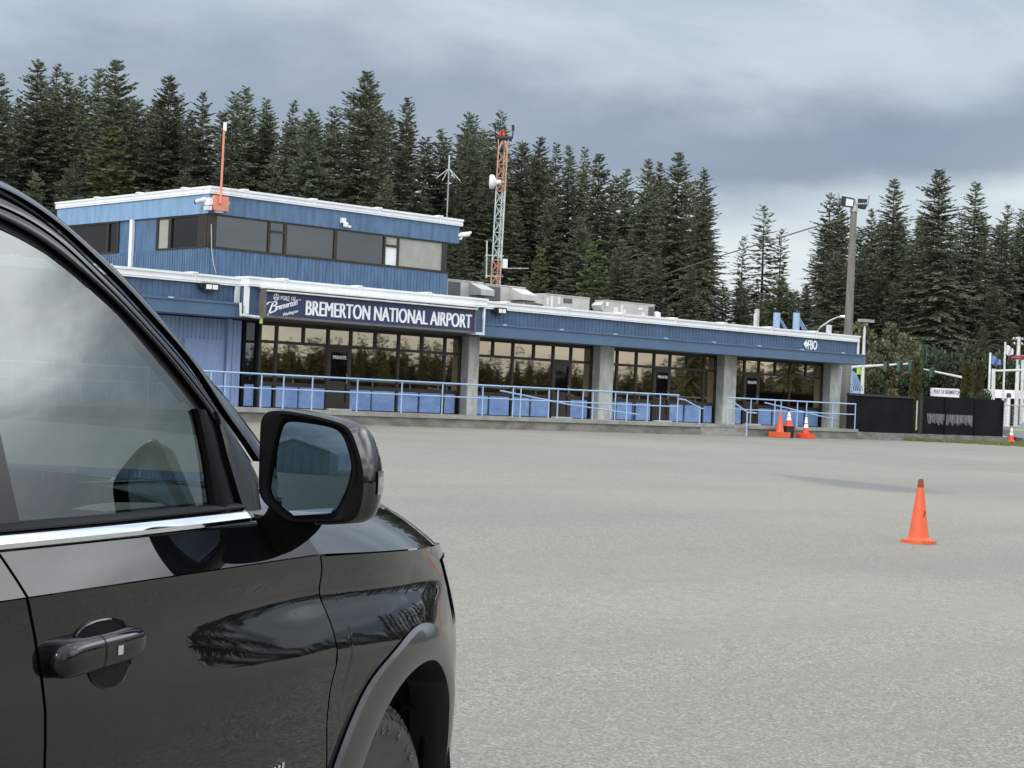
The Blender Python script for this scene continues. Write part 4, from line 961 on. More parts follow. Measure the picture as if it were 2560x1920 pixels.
# port sign
Dp = 104; s0, s1 = pt(2328, 990, Dp), pt(2406, 994, Dp)
PS = thing('port_sign', (s0[0], s0[1], GB), 'white PORT OF BREMERTON sign showing over the black fence', 'sign')
zb_, zt_ = pt(2367, 1010, Dp)[2], pt(2367, 971, Dp)[2]
dv = (s1 - s0) * np.array([1, 1, 0]); dl = np.linalg.norm(dv); dv /= dl; nv = np.array([dv[1], -dv[0], 0])
obj('board', MB().prism([np.array([s0[0], s0[1], zb_]), np.array([s1[0], s1[1], zb_]), np.array([s1[0], s1[1], zt_]), np.array([s0[0], s0[1], zt_])], -nv * .3), 'white', PS)
obj('post', MB().box(s0[0] + .3, s0[0] + .5, s0[1] + .1, s0[1] + .25, GB, zb_ + .05), 'white', PS); obj('post', MB().box(s1[0] - .5, s1[0] - .3, s1[1] + .1, s1[1] + .25, GB, zb_ + .05), 'white', PS)
tq = text('lettering', 'PORT OF BREMERTON', np.array([s0[0], s0[1], 0]) + dv * dl * .07 + nv * .01 + np.array([0, 0, pt(2367, 985, Dp)[2]]), dv, nv, .24, 'signblue', PS, 1., .002, fit=dl * .86)

# ------------------------------------------------------------------ trees
def kites(Bs, Ds, Ns, L, Wd):
    """leaf sprays as four-cornered kites: base, direction, side vector, length, width (arrays)"""
    tip = Bs + Ds * L[:, None]; mid = Bs + Ds * (L * .45)[:, None]
    V = np.stack([Bs, mid + Ns * Wd[:, None], tip, mid - Ns * Wd[:, None]], 1).reshape(-1, 3)
    return V
def quick_mesh(name, V, m):
    n = len(V) // 4; me = bpy.data.meshes.new(name)
    me.vertices.add(len(V)); me.vertices.foreach_set('co', V.astype(np.float32).ravel())
    me.loops.add(n * 4); me.loops.foreach_set('vertex_index', np.arange(n * 4, dtype=np.int32))
    me.polygons.add(n); me.polygons.foreach_set('loop_start', np.arange(0, n * 4, 4, dtype=np.int32)); me.polygons.foreach_set('loop_total', np.full(n, 4, np.int32))
    me.update(calc_edges=True); me.materials.append(MT[m]); return me
def unit(a): return a / (np.linalg.norm(a, axis=-1, keepdims=True) + 1e-9)
def conifer(seed, H, Rr, dens=1., droop=.25, t0=.06, gap=.42, lean=.0, shape=.8, lo=None):
    """needle kites of one fir, and its trunk + limb tubes"""
    g = np.random.default_rng(seed); KB, KD, KN, KL, KW = [], [], [], [], []
    tk = MB(); tk.tube([(0, 0, -.6), (0, 0, H * .5), (0, 0, H * .985)], [H * .012 + .06, H * .007 + .03, .02], 7)
    z = t0 * H
    bias = g.random(2) * 6.28
    while z < H * .985:
        tt = z / H; r = Rr * (1 - tt) ** (shape * .70) * (.55 + .45 * min(1, (1 - tt) / .10)) * (.85 + .25 * math.sin(z * 1.3 + bias[0]) * (1 - tt)) + .12
        if tt < .18: r *= .6 + tt / .18 * .4
        nb = max(3, int(round((5.2 if tt < .85 else 4) * dens * (.8 + .4 * g.random()))))
        a0 = g.random() * 6.28
        for k in range(nb):
            a = a0 + k * 6.283 / nb + g.normal() * .35; l = r * (.55 + .62 * g.random())
            if g.random() < .06: l *= 1.25
            el = R(-16 + 44 * tt ** 2.6 + g.normal() * 7) ; d = np.array([math.cos(a) * math.cos(el), math.sin(a) * math.cos(el), math.sin(el)])
            zz = z + g.normal() * .12
            m_ = max(5, int((4 + l * 7.5)))
            s = np.sort(.10 + .9 * g.random(m_) ** .8); 
            base = np.array([0, 0, zz]) + s[:, None] * l * d; base[:, 2] += -droop * l * s ** 2 * (1 - tt) * .8 + .12 * l * np.maximum(0, s - .7)
            if l > 1.2 and g.random() < .5: tk.tube([(0, 0, zz), tuple(base[len(base) // 2]), tuple(base[-1])], [.035, .025, .01], 3, False)
            for sd in (-1, 1, 0):
                if sd == 0: dd = unit(d + g.normal(size=(m_, 3)) * .22)
                else:
                    aa = a + sd * (R(52) + g.normal(size=m_) * .25)
                    dd = np.stack([np.cos(aa), np.sin(aa), -.28 - .25 * g.random(m_) + 0.5 * tt * tt * 1.2 + el * .5], 1); dd = unit(dd)
                up = unit(np.array([0, 0, 1.]) + g.normal(size=(m_, 3)) * .55); nn = unit(np.cross(dd, up))
                KB.append(base); KD.append(dd); KN.append(nn)
                ll = (.22 + .15 * l * (1.05 - s)) * (.70 + .60 * g.random(m_)) * (1.05 if sd else .9); KL.append(np.clip(ll, .14, .75)); KW.append(np.clip(ll * .16, .028, .095))
        z += (gap * (1.1 - .55 * tt)) * (.75 + .5 * g.random())
    # leader
    b = np.array([[0, 0, H * .955 + i * H * .004] for i in range(8)]); KB.append(b); dd = unit(np.stack([g.normal(size=8) * .4, g.normal(size=8) * .4, np.ones(8)], 1)); KD.append(dd); KN.append(unit(np.cross(dd, [1., .3, 0]))); KL.append(np.full(8, .40)); KW.append(np.full(8, .045))
    V = kites(np.concatenate(KB), np.concatenate(KD), np.concatenate(KN), np.concatenate(KL), np.concatenate(KW))
    return V, tk
def broad(seed, H, Rr, n, size, t0=.2, col=None):
    """round leafy crown made of leaf clumps on limbs"""
    g = np.random.default_rng(seed); tk = MB(); cl = []
    tk.tube([(0, 0, -.3), (0, 0, H * .35), (g.normal() * .1, g.normal() * .1, H * .8)], [.05 * H ** .8, .035 * H ** .8, .02], 6)
    for k in range(26):
        a = g.random() * 6.28; zz = H * (t0 + (.96 - t0) * g.random()); rr = Rr * math.sqrt(max(.05, 1 - ((zz / H - .5) / .55) ** 2)) * (.35 + .65 * g.random())
        c = np.array([rr * math.cos(a), rr * math.sin(a), zz]); cl.append((c, Rr * (.22 + .2 * g.random())))
        tk.tube([(0, 0, zz * .55), tuple(c)], [.03, .012], 3, False)
    B = []
    for k in range(n):
        c, r = cl[g.integers(len(cl))]; v = unit(g.normal(size=3)); B.append(c + v * r * g.random() ** .4)
    B = np.array(B); D_ = unit(g.normal(size=(n, 3)) + np.array([0, 0, .2])); N_ = unit(np.cross(D_, g.normal(size=(n, 3))))
    L = size * (.7 + .6 * g.random(n)); return kites(B, D_, N_, L, L * .32), tk
class Kind:
    def __init__(s, name, V, tk, m, H): s.name, s.H = name, H; s.crown = quick_mesh(name + '_crown', V, m); me = bpy.data.meshes.new(name + '_trunk'); me.from_pydata(tk.v, [], tk.f); me.update(); me.materials.append(MT['bark']); s.trunk = me
kinds = []
HB = 26.
for i, kw in enumerate([dict(Rr=5.4, dens=1.5), dict(Rr=4.9, dens=1.45, droop=.38), dict(Rr=6.0, dens=1.6, droop=.2), dict(Rr=4.3, dens=1.4, shape=.85), dict(Rr=5.8, dens=1.5, droop=.45, shape=.92), dict(Rr=5.6, dens=1.6, shape=.74)]):
    V, tk = conifer(20 + i, HB, gap=.44, **kw); kinds.append(Kind('conifer', V, tk, 'leaf', HB))
V, tk = conifer(40, HB, 5.0, 1.15, .32, .10, .58); kinds.append(Kind('conifer', V, tk, 'leaf', HB))           # 6 open crown
V, tk = conifer(41, HB, 6.2, 1.15, .24, .10, .66, shape=.86); kinds.append(Kind('conifer', V, tk, 'leaf', HB))   # 7 thin crown
V, tk = conifer(42, 9., 1.5, 1., .2, .03, .30); kinds.append(Kind('young_conifer', V, tk, 'leafg', 9.))        # 8 young
def tree(kind, pos, H, wid, label, name='conifer', cat='tree', group=None, rot=None):
    k = kinds[kind] if isinstance(kind, int) else kind; s = H / k.H
    o = thing(name, pos, label, cat, group); o.rotation_euler = (rng.normal() * .012, rng.normal() * .012, rng.random() * 6.28 if rot is None else rot); o.scale = (s * wid, s * wid, s)
    for nm, me in (('trunk', k.trunk), ('crown', k.crown)):
        c = bpy.data.objects.new(nm, me); COL.objects.link(c); c.parent = o
    return o
def tree_px(kind, px, py, D, wid, label, **kw):
    p = pt(px, py, D); return tree(kind, (p[0], p[1], GB - .1), p[2] - GB + .1, wid, label, **kw)
SKY = [  # photo tip x, y, depth, kind, width, label
 (2, 177, 138, 0, 1.0, 'dark fir cut by the edge of the photo above the black car roof'),
 (51, 236, 146, 3, .9, 'short pointed fir in the gap between the edge fir and the first tall pair'),
 (108, 145, 140, 0, .95, 'tall dark fir forming the higher half of the first tall pair'),
 (140, 155, 146, 3, .85, 'slim fir forming the lower half of the first tall pair'),
 (173, 175, 140, 1, .9, 'narrow fir standing just beside the first tall pair'),
 (214, 187, 147, 3, .8, 'slim spire fir in the dip before the twin firs above the tower end'),
 (271, 167, 143, 1, .9, 'paler fir leaning against the tallest tip above the end of the tower roof'),
 (301, 147, 137, 2, .95, 'tall ragged fir rising over the far end of the tower roof'),
 (342, 238, 141, 5, .9, 'round-shouldered fir just below the tall ragged one over the tower end'),
 (425, 183, 137, 2, .95, 'broad lone fir with a clean cone-shaped top above the tower side windows'),
 (498, 220, 147, 6, .9, 'thin greyish fir showing sky through its crown, left of the orange mast'),
 (574, 222, 140, 1, .85, 'dark fir with its tip just above the orange mast'),
 (624, 212, 146, 4, .9, 'pale grey-green fir right beside the orange mast tip'),
 (688, 238, 147, 3, .9, 'slim fir, nearer of the two spires right of the orange mast'),
 (724, 248, 145, 3, .85, 'slim fir, farther of the two spires right of the orange mast'),
 (797, 265, 133, 5, 1.0, 'yellow-green broad fir lower than its neighbours above the middle of the tower'),
 (845, 262, 148, 1, .9, 'dark fir shouldering the highest tree of the skyline'),
 (914, 176, 136, 2, .95, 'highest fir of the middle skyline, with ragged stepped branches'),
 (1020, 240, 137, 4, .9, 'broad drooping fir behind the thin four-legged aerial'),
 (1095, 315, 146, 3, .95, 'low fir in the dip left of the four-legged aerial'),
 (1162, 275, 146, 6, .9, 'fir with an open top, first of the two left of the lattice mast'),
 (1190, 278, 142, 1, .85, 'fir, second of the two left of the lattice mast'),
 (1252, 273, 141, 6, .9, 'fir whose tip stands directly over the red beacon lamps'),
 (1308, 348, 146, 5, .95, 'bushy low fir just right of the lattice mast'),
 (1347, 335, 140, 1, .85, 'dark fir with a slender tip, first past the lattice mast'),
 (1386, 351, 144, 3, .85, 'slim fir, second spire past the lattice mast'),
 (1431, 359, 147, 3, .9, 'pale fir, higher of the pair in the middle of the falling skyline'),
 (1457, 364, 145, 3, .8, 'pale fir, lower of the pair in the middle of the falling skyline'),
 (1502, 379, 139, 2, .85, 'dark full fir over the widest rooftop unit'),
 (1538, 430, 148, 5, .9, 'low rounded fir over the gap between the last two rooftop units'),
 (1571, 419, 146, 1, .9, 'small fir left of the three tall ones over the last rooftop unit'),
 (1617, 392, 140, 0, .85, 'first of three tall firs standing together over the last rooftop unit'),
 (1650, 400, 145, 3, .85, 'slim middle one of three tall firs over the last rooftop unit'),
 (1689, 377, 136, 2, .9, 'highest of three tall firs over the last rooftop unit'),
 (1743, 446, 147, 6, .8, 'thin fir between the tall trio and the last full fir before the sky gap'),
 (1767, 418, 134, 4, .9, 'last full fir before the open sky gap, bright green lower down'),
 (1852, 583, 146, 7, .7, 'spindly short fir in the sky gap'),
 (1917, 507, 140, 7, 1.0, 'sparse fir standing alone in the sky gap with bare limbs showing'),
 (1947, 565, 150, 7, .8, 'low sparse fir leaning close to the lone one in the sky gap'),
 (2077, 479, 138, 6, 1.0, 'ragged fir closing the sky gap, left of the wooden light pole'),
 (2106, 492, 145, 1, .9, 'dark fir whose tip meets the twin floodlights'),
 (2177, 516, 147, 3, .9, 'small fir tip just right of the twin floodlights'),
 (2245, 444, 138, 0, 1.0, 'tall cone-shaped fir standing right of the wooden light pole'),
 (2357, 418, 134, 2, 1.05, 'widest and tallest fir of the group past the wooden light pole'),
 (2435, 451, 140, 0, .95, 'pointed dark fir right beside the widest one past the light pole'),
 (2520, 507, 143, 6, .95, 'paler fir above the flagpoles, with a feathery top'),
 (2548, 518, 147, 1, .9, 'fir at the outer edge of the photo above the utility pole'),
]
for px, py, D, k, w, lab in SKY: tree_px(k, px, py, D, w, lab, group='firs along the skyline')
sx_ = np.array([s[0] for s in SKY], float); sy_ = np.array([s[1] for s in SKY], float)
env = lambda x: max(np.interp(x, sx_, sy_), 0)
fill = 0
for row, (D, dy, step) in enumerate([(154, 44, 42), (148, 95, 54), (138, 180, 70), (129, 275, 88)]):
    x = -160 + rng.random() * 30
    while x < 2740:
        gapz = 1800 < x < 2050
        py = env(min(max(x, 0), 2560)) + dy * (.6 + .8 * rng.random())
        if gapz: py = max(py, 690 + 60 * rng.random())
        if x > 2050: py = max(py, 500 + dy * .6)
        Dd = D + rng.normal() * 2.5
        if x > 2050 and Dd < 132: Dd = 134
        k = int(rng.choice([0, 1, 2, 3, 4, 5, 5, 2, 6]))
        tree_px(k, x, py, Dd, .9 + .25 * rng.random(), 'dark conifer massed with others in the forest behind the terminal', group='conifers massed in the forest')
        fill += 1; x += step * (.6 + .8 * rng.random())
# the wood goes on beyond both edges of the view; also seen mirrored in the car
for i in range(44):
    s = 1 if i < 38 else -1
    q = (.60 if s > 0 else -.62) * s; az_ = R(17.5 + i * 1.45) if s > 0 else R(-17.5 - (i - 38) * 2)
    Dd = 150 + max(0, i - 14) * 4 * (s > 0) + rng.normal() * 8; p = FW * math.cos(az_) * Dd * 1.02 + RT * math.sin(az_) * Dd * 1.02
    tree(int(rng.integers(0, 6)), (p[0], p[1], GB - .2), 19 + 7 * rng.random(), 1.05 + .2 * rng.random(), 'dark conifer massed with others in the forest behind the terminal', group='conifers massed in the forest')
# young trees and odd ones in front of the wood
for px, py, D, w, lab, k in [(285, 330, 128, 1.3, 'bright green young fir glowing in front of the dark wood above the tower end', 8),
                          (1960, 700, 130, 1.2, 'young green fir under the lone sparse fir in the sky gap', 8),
                          (1478, 600, 124, 1.1, 'slim young fir above the last two rooftop units', 8), (1352, 620, 125, .8, 'thin young fir behind the roof just right of the lattice mast', 8)]:
    tree_px(k, px, py, D, w, lab, name='young_conifer')
# cypresses and shrubs behind the fence
def kind_broad(seed, H, r, n, size, m, nm): V, tk = broad(seed, H, r, n, size); return Kind(nm, V, tk, m, H)
def cyp(seed, H, r, n):
    g = np.random.default_rng(seed); z = H * g.random(n) ** .9; rr = r * np.clip(1.15 - z / H, .08, 1) ** .75 * np.clip(z / H * 6, .5, 1) * (.75 + .3 * g.random(n)); a = g.random(n) * 6.28
    B = np.stack([rr * np.cos(a), rr * np.sin(a), z], 1); D_ = unit(np.stack([np.cos(a) * .35, np.sin(a) * .35, np.ones(n)], 1) + g.normal(size=(n, 3)) * .25); N_ = unit(np.cross(D_, g.normal(size=(n, 3))))
    L = .22 + .15 * g.random(n); tk = MB().tube([(0, 0, -.2), (0, 0, H * .9)], [.08, .02], 6); return Kind('cypress', kites(B, D_, N_, L, L * .25), tk, 'leafc', H)
kc = cyp(5, 5., .55, 5000)
for px, py, D, w, lab in [(2293, 900, 102, .85, 'columnar cypress right behind the black gate post'), (2421, 915, 100, .95, 'columnar cypress between the white port sign and the other end cypress'), (2449, 911, 103, .75, 'columnar cypress nearest the flagpoles')]:
    p = pt(px, py, D); tree(kc, (p[0], p[1], GB), p[2] - GB, w, lab, name='cypress', group='columnar cypresses behind the fence')
kp = kind_broad(11, 5., 2.0, 11000, .20, 'leafp', 'pale_tree'); ks = kind_broad(12, 3., 1.7, 8000, .20, 'leafd', 'shrub')
p = pt(2198, 799, 112); tree(kp, (p[0], p[1], GB), p[2] - GB, .78, 'pale-leaved broad tree behind the terminal corner and the signal arm', name='pale_tree')
for i, (px, py, D, w, lab) in enumerate([(2205, 900, 118, 1.5, 'dark leafy shrub under the pale-leaved tree'), (2262, 905, 120, 1.6, 'dark leafy shrub between the pale tree and the gate post cypress'),
        (2330, 880, 124, 1.9, 'tall dark bush behind the white port sign'), (2380, 905, 122, 1.5, 'dark bush left of the paired cypresses'), (2500, 900, 124, 1.8, 'dark bush behind the flagpoles'),
        (2460, 985, 98, .7, 'low yellowish bush at the foot of the last cypress'), (2170, 930, 104, 1.1, 'dark shrub beside the signal mast foot'), (2140, 905, 122, 1.4, 'dark shrub behind the blue outside stair'), (2560, 905, 126, 1.9, 'dark bush at the edge of the photo behind the utility pole'), (2430, 880, 128, 2., 'tall dark bush behind the paired cypresses')]):
    p = pt(px, py, D); tree(ks, (p[0], p[1], GB), p[2] - GB, w * .62 * 3 / max(1., (p[2] - GB)) , lab, name='shrub', group='shrubs behind the fence')

# ------------------------------------------------------------------ the black car in front
TH = R(20)
Hd = np.cos(TH) * FW + np.sin(TH) * RT; Od = np.cos(TH) * RT - np.sin(TH) * FW
TO = FW * 3.09 - RT * .819; TZ = .05
CU, CV = (CAM - TO) @ Hd, (CAM - TO) @ Od
CAR = thing('parked_car', (TO[0], TO[1], TZ), 'large glossy black sport utility vehicle parked in the close foreground', 'car')
CAR.rotation_euler = (0, 0, math.atan2(Hd[1], Hd[0]))
def lray(px, py): d = ray(px, py); return np.array([d @ Hd, d @ Od, d[2]])
LC = np.array([CU, CV, 1.6])
def herm(x, X, Y): return np.interp(x, X, Y)
ZK = np.array([.20, .30, .40, .55, .70, .85, .95, 1.02, 1.10, 1.18, 1.228]); VK = np.array([-.13, -.085, -.045, -.014, .0, .009, .010, .008, -.001, -.004, .0])
_zz = np.linspace(.2, 1.228, 200); _vv = np.interp(_zz, ZK, VK)
for _ in range(3): _vv = np.convolve(np.pad(_vv, 8, 'edge'), np.ones(17) / 17, 'valid')
US_Z = np.array([.3, .70, .76, .86, .95, 1.05, 1.12, 1.18, 1.23]); US = np.array([2.00, 2.02, 2.036, 2.03, 2.01, 1.97, 1.92, 1.86, 1.84])
def zcrease(u): return 1.228 - .046 * max(0., u - 1.15) - .02 * max(0., u - 2.1) ** 2
def vlow(u, z):
    q = z + (1.228 - zcrease(u))
    v = float(np.interp(q, _zz, _vv)) if q <= 1.228 else -(q - 1.228) * .42
    sc = np.clip((u - .45) / .6, 0, 1) * np.clip((2.2 - u) / .4, 0, 1)     # scallop under the crease, stronger towards the wing
    v += sc * (-.020 * math.exp(-((q - 1.135) / .045) ** 2) + .018 * math.exp(-((q - .99) / .06) ** 2))
    u0 = float(np.interp(z, US_Z, US)) - .5
    if u > u0: v -= .20 * (u - u0) ** 2
    if u > 2.35: v -= 1.2 * (u - 2.35) ** 2
    if u < -1.9: v -= .10 * (u + 1.9) ** 2
    return v
ZSILL = 1.336
def vup(u, z): return -.052 - (z - ZSILL) * .29 - .06 * max(0., u - .15) ** 2 - max(0, z - 1.86) ** 2 * 1.2
def hit(px, py, f, off=0.):
    d = lray(px, py); v = 0.
    for _ in range(12):
        t = (v - LC[1]) / d[1]; p = LC + d * t; v = f(p[0], p[2]) + off
    return p[0], p[2]
def crv(pts, f, off=0.): return np.array([hit(x, y, f, off) for x, y in pts])
def smooth(P, n):
    P = np.array(P, float); d = np.r_[0, np.cumsum(np.linalg.norm(np.diff(P, axis=0), axis=1))]; q = np.linspace(0, d[-1], n)
    out = np.stack([np.interp(q, d, P[:, k]) for k in range(P.shape[1])], 1)
    for _ in range(2): out[1:-1] = (out[:-2] + 2 * out[1:-1] + out[2:]) / 4
    return out
SIDE = 1
WID = 2.0
def L3(u, v, z, side=1):                          # car frame -> mesh (x forward, y left); side -1 = far side
    return (u, -v if side > 0 else (WID + v), z - TZ)
def panel(rows, f, side=1, off=0., flange=.018):
    """rows: list of (z, [u...]); skin following f, edges folded inwards"""
    P = []
    for z, us in rows: P.append([L3(us[0], f(us[0], z) + off - flange, z, side)] + [L3(u, f(u, z) + off, z, side) for u in us] + [L3(us[-1], f(us[-1], z) + off - flange, z, side)])
    n = len(P[0])
    if flange:
        z, us = rows[0]; P.insert(0, [(p[0], p[1] + (flange if side > 0 else -flange), p[2]) for p in P[0]])
        P.append([(p[0], p[1] + (flange if side > 0 else -flange), p[2]) for p in P[-1]])
    return P
def cobj(name, mb, m, par, smooth_=True): return obj(name, mb, m, par, smooth_, local=True)
rear_cut = crv([(111, 1920), (114, 1776), (103, 1691), (83, 1585), (75, 1503), (40, 1450), (6, 1400), (-30, 1345)], vlow)
front_cut = crv([(815, 1920), (823, 1807), (830, 1682), (830, 1575), (811, 1466), (801, 1436), (797, 1394), (791, 1376), (776, 1345)], vlow)
def cutf(c):
    c = c[np.argsort(c[:, 1])]; k = np.polyfit(c[:, 1], c[:, 0], 3); c = np.stack([np.polyval(k, c[:, 1]), c[:, 1]], 1) if c is not None else c; zs = np.r_[.3, c[:, 1]]; us = np.r_[c[0, 0] + (.03 if c is rear_cut else .02), c[:, 0]]
    return lambda z: float(np.interp(z, zs, us))
RCf, FCf = cutf(rear_cut), cutf(front_cut)
zlow = np.r_[np.linspace(.36, 1.0, 18), np.linspace(1.02, 1.226, 18)]
zupp = np.linspace(1.229, 1.306, 6)
def cols(a, b, n): return list(np.linspace(a, b, n))
def side_doors(side):
    s = {1: '', -1: ''}[side]; out = {}
    for nm, fa, fb in (('front_door', lambda z: RCf(z) + .0045, lambda z: FCf(z) - .0035), ('rear_door', lambda z: -.98 - .1 * (z - .5), lambda z: RCf(z) - .0045)):
        mb = MB(); mb.grid(panel([(z, cols(fa(z), fb(z), 44)) for z in zlow], vlow, side)); mb.grid(panel([(z, cols(fa(z), fb(z), 44)) for z in zupp], vlow, side))
        out[nm] = cobj(nm, mb, 'paint', CAR)
    return out
DR = side_doors(1); DL = side_doors(-1)
# wing with wheel arch, and the wheel-arch trim
AU, AZc, AA, AB = 1.75, .40, .45, .505
def arch(u, a, b, lo): q = 1 - ((u - AU) / a) ** 2; return AZc + b * math.sqrt(q) if q > 0 else lo
def shear_u(u, z): return u + (FCf(z) - FCf(1.0) ) * max(0., 1 - (u - FCf(1.0)) / .25) if u < FCf(1.0) + .25 else u
def wing(side):
    mb = MB(); us = np.r_[np.linspace(FCf(1.0) + .0035, 1.30, 8)[:-1], np.linspace(1.30, 2.20, 44)[:-1], np.linspace(2.2, 2.62, 16)]
    P = []
    for u in us:
        lo = max(.36, arch(u, AA + .02, AB + .02, .36)); hi = zcrease(u) - .004; zs = np.linspace(lo, hi, 40)
        col = [L3(shear_u(u, z), vlow(shear_u(u, z), z), z, side) for z in zs]
        P.append(col)
    e0 = [(p[0], p[1] + .02 * side, p[2]) for p in P[0]]
    mb.grid([e0] + P); return cobj('wing', mb, 'paint', CAR)
wing(1); wing(-1)
def flare(side):
    mb = MB(); P = []
    for q in np.linspace(R(-12), R(192), 60):
        r = []
        for k, (a, b, o) in enumerate(((.58, .604, .004), (.572, .597, .016), (.53, .565, .024), (.475, .525, .026), (.452, .507, .022), (.448, .503, .0), (.448, .503, -.10))):
            u, z = AU - a * math.cos(q), AZc + b * math.sin(q); r.append(L3(u, vlow(u, max(.3, z)) + o, z, side))
        P.append(r)
    mb.grid(P); return cobj('wheel_arch_trim', mb, 'flare', CAR)
flare(1); flare(-1)
mb = MB()
for v0, v1 in ((-.07, -.55), (-WID + .07, -WID + .55)):
    P = []
    for q in np.linspace(R(-14), R(194), 30): P.append([(AU - .47 * math.cos(q), -v, AZc + .525 * math.sin(q) - TZ) for v in (v0, v1)])
    mb.grid(P); mb.grid([[(AU + a, -v1, AZc + b - TZ) for a in (-.5, .5)] for b in (-.2, .55)])
cobj('wheel_liner', mb, 'inter', CAR)
mb = MB()                                           # suspension / bumper stay seen inside the arch
mb.tube([(2.16, .14, .72 - TZ), (2.16, .14, .3)], .012, 6).tube([(2.06, .18, .72 - TZ), (2.18, .10, .72 - TZ)], .012, 6); cobj('splash_stay', mb, 'plastic', CAR)
# rear quarter, tail and rear wheels (beyond the photo's edge)
def quarter(side):
    mb = MB(); P = []
    for u in np.linspace(-1.0, -2.75, 40):
        q = 1 - ((u + 1.35) / .47) ** 2; lo = .40 + .52 * math.sqrt(q) if q > 0 else .36
        P.append([L3(u, vlow(max(u, -2.75), z), z, side) for z in np.linspace(lo, 1.226, 26)] + [L3(u, vlow(u, z), z, side) for z in zupp])
    mb.grid(P); return cobj('rear_quarter', mb, 'paint', CAR)
quarter(1); quarter(-1)
mb = MB(); P = []
for z, o in ((.36, .1), (.7, .0), (1.22, .0), (1.33, .03), (1.9, .3)):
    P.append([(-2.75 + o - .1 * math.sin(math.pi * k / 10), .06 + 1.88 * k / 10, z - TZ) for k in range(11)])
mb.grid(P); cobj('tailgate', mb, 'paint', CAR)
# dark core behind the panels
mb = MB().box(-.85, 1.17, .10, WID - .10, .33 - TZ, 1.20 - TZ).box(1.17, 2.45, .62, WID - .62, .45 - TZ, 1.10 - TZ).box(-2.7, -.85, .60, WID - .60, .45 - TZ, 1.2 - TZ)
cobj('body_core', mb, 'inter', CAR, False)
# bonnet
def hoodz(u, w):                                    # w 0 edge .. 1 centre
    return zcrease(u) + .135 * math.sin(math.pi / 2 * min(1, w * 2.1)) ** .9 + .03 * w
mb = MB(); P = []
for i in range(46):
    q = i / 45; row = []
    for k in range(41):
        w = 1 - abs(k - 20) / 20; sd = 1 if k <= 20 else -1
        ue = .86 + (2.40 + .22 * (1 - (1 - w) ** 2.2)) * 0 + q * (2.33 + .27 * (1 - (1 - w) ** 2.4) - .86)
        ve = vlow(min(ue, 2.33), zcrease(min(ue, 2.33))) ; v = ve * (1 - w) + (-WID / 2) * w
        z = hoodz(min(ue, 2.33), w); rq = max(0, q - .90) / .10; z -= .11 * rq ** 2.2 * (.25 + .75 * min(1, w * 4))
        row.append((ue, -v if sd > 0 else WID + v, z - TZ))
    P.append(row)
mb.grid(P); cobj('bonnet', mb, 'paint', CAR)
# nose: grille wall and headlamps
mb = MB(); P = []
for z in np.linspace(.36, 1.14, 14):
    row = []
    for k in range(25):
        w = 1 - abs(k - 12) / 12; sd = 1 if k <= 12 else -1
        u = 2.60 + .08 * (1 - (1 - w) ** 2) - (.05 if z > 1.0 else 0); v = vlow(2.62, z) * (1 - w) - WID / 2 * w
        row.append((u, -v if sd > 0 else WID + v, z - TZ))
    P.append(row)
mb.grid(P); cobj('grille', mb, 'plastic', CAR)
for sd in (1, -1):
    mb = MB(); P = []
    for z in np.linspace(.93, 1.135, 7): P.append([L3(u, vlow(u, z) + .006, z, sd) for u in np.linspace(2.22 + (1.13 - z) * .5, 2.60, 9)])
    mb.grid(P); cobj('headlamp', mb, 'lens', CAR)

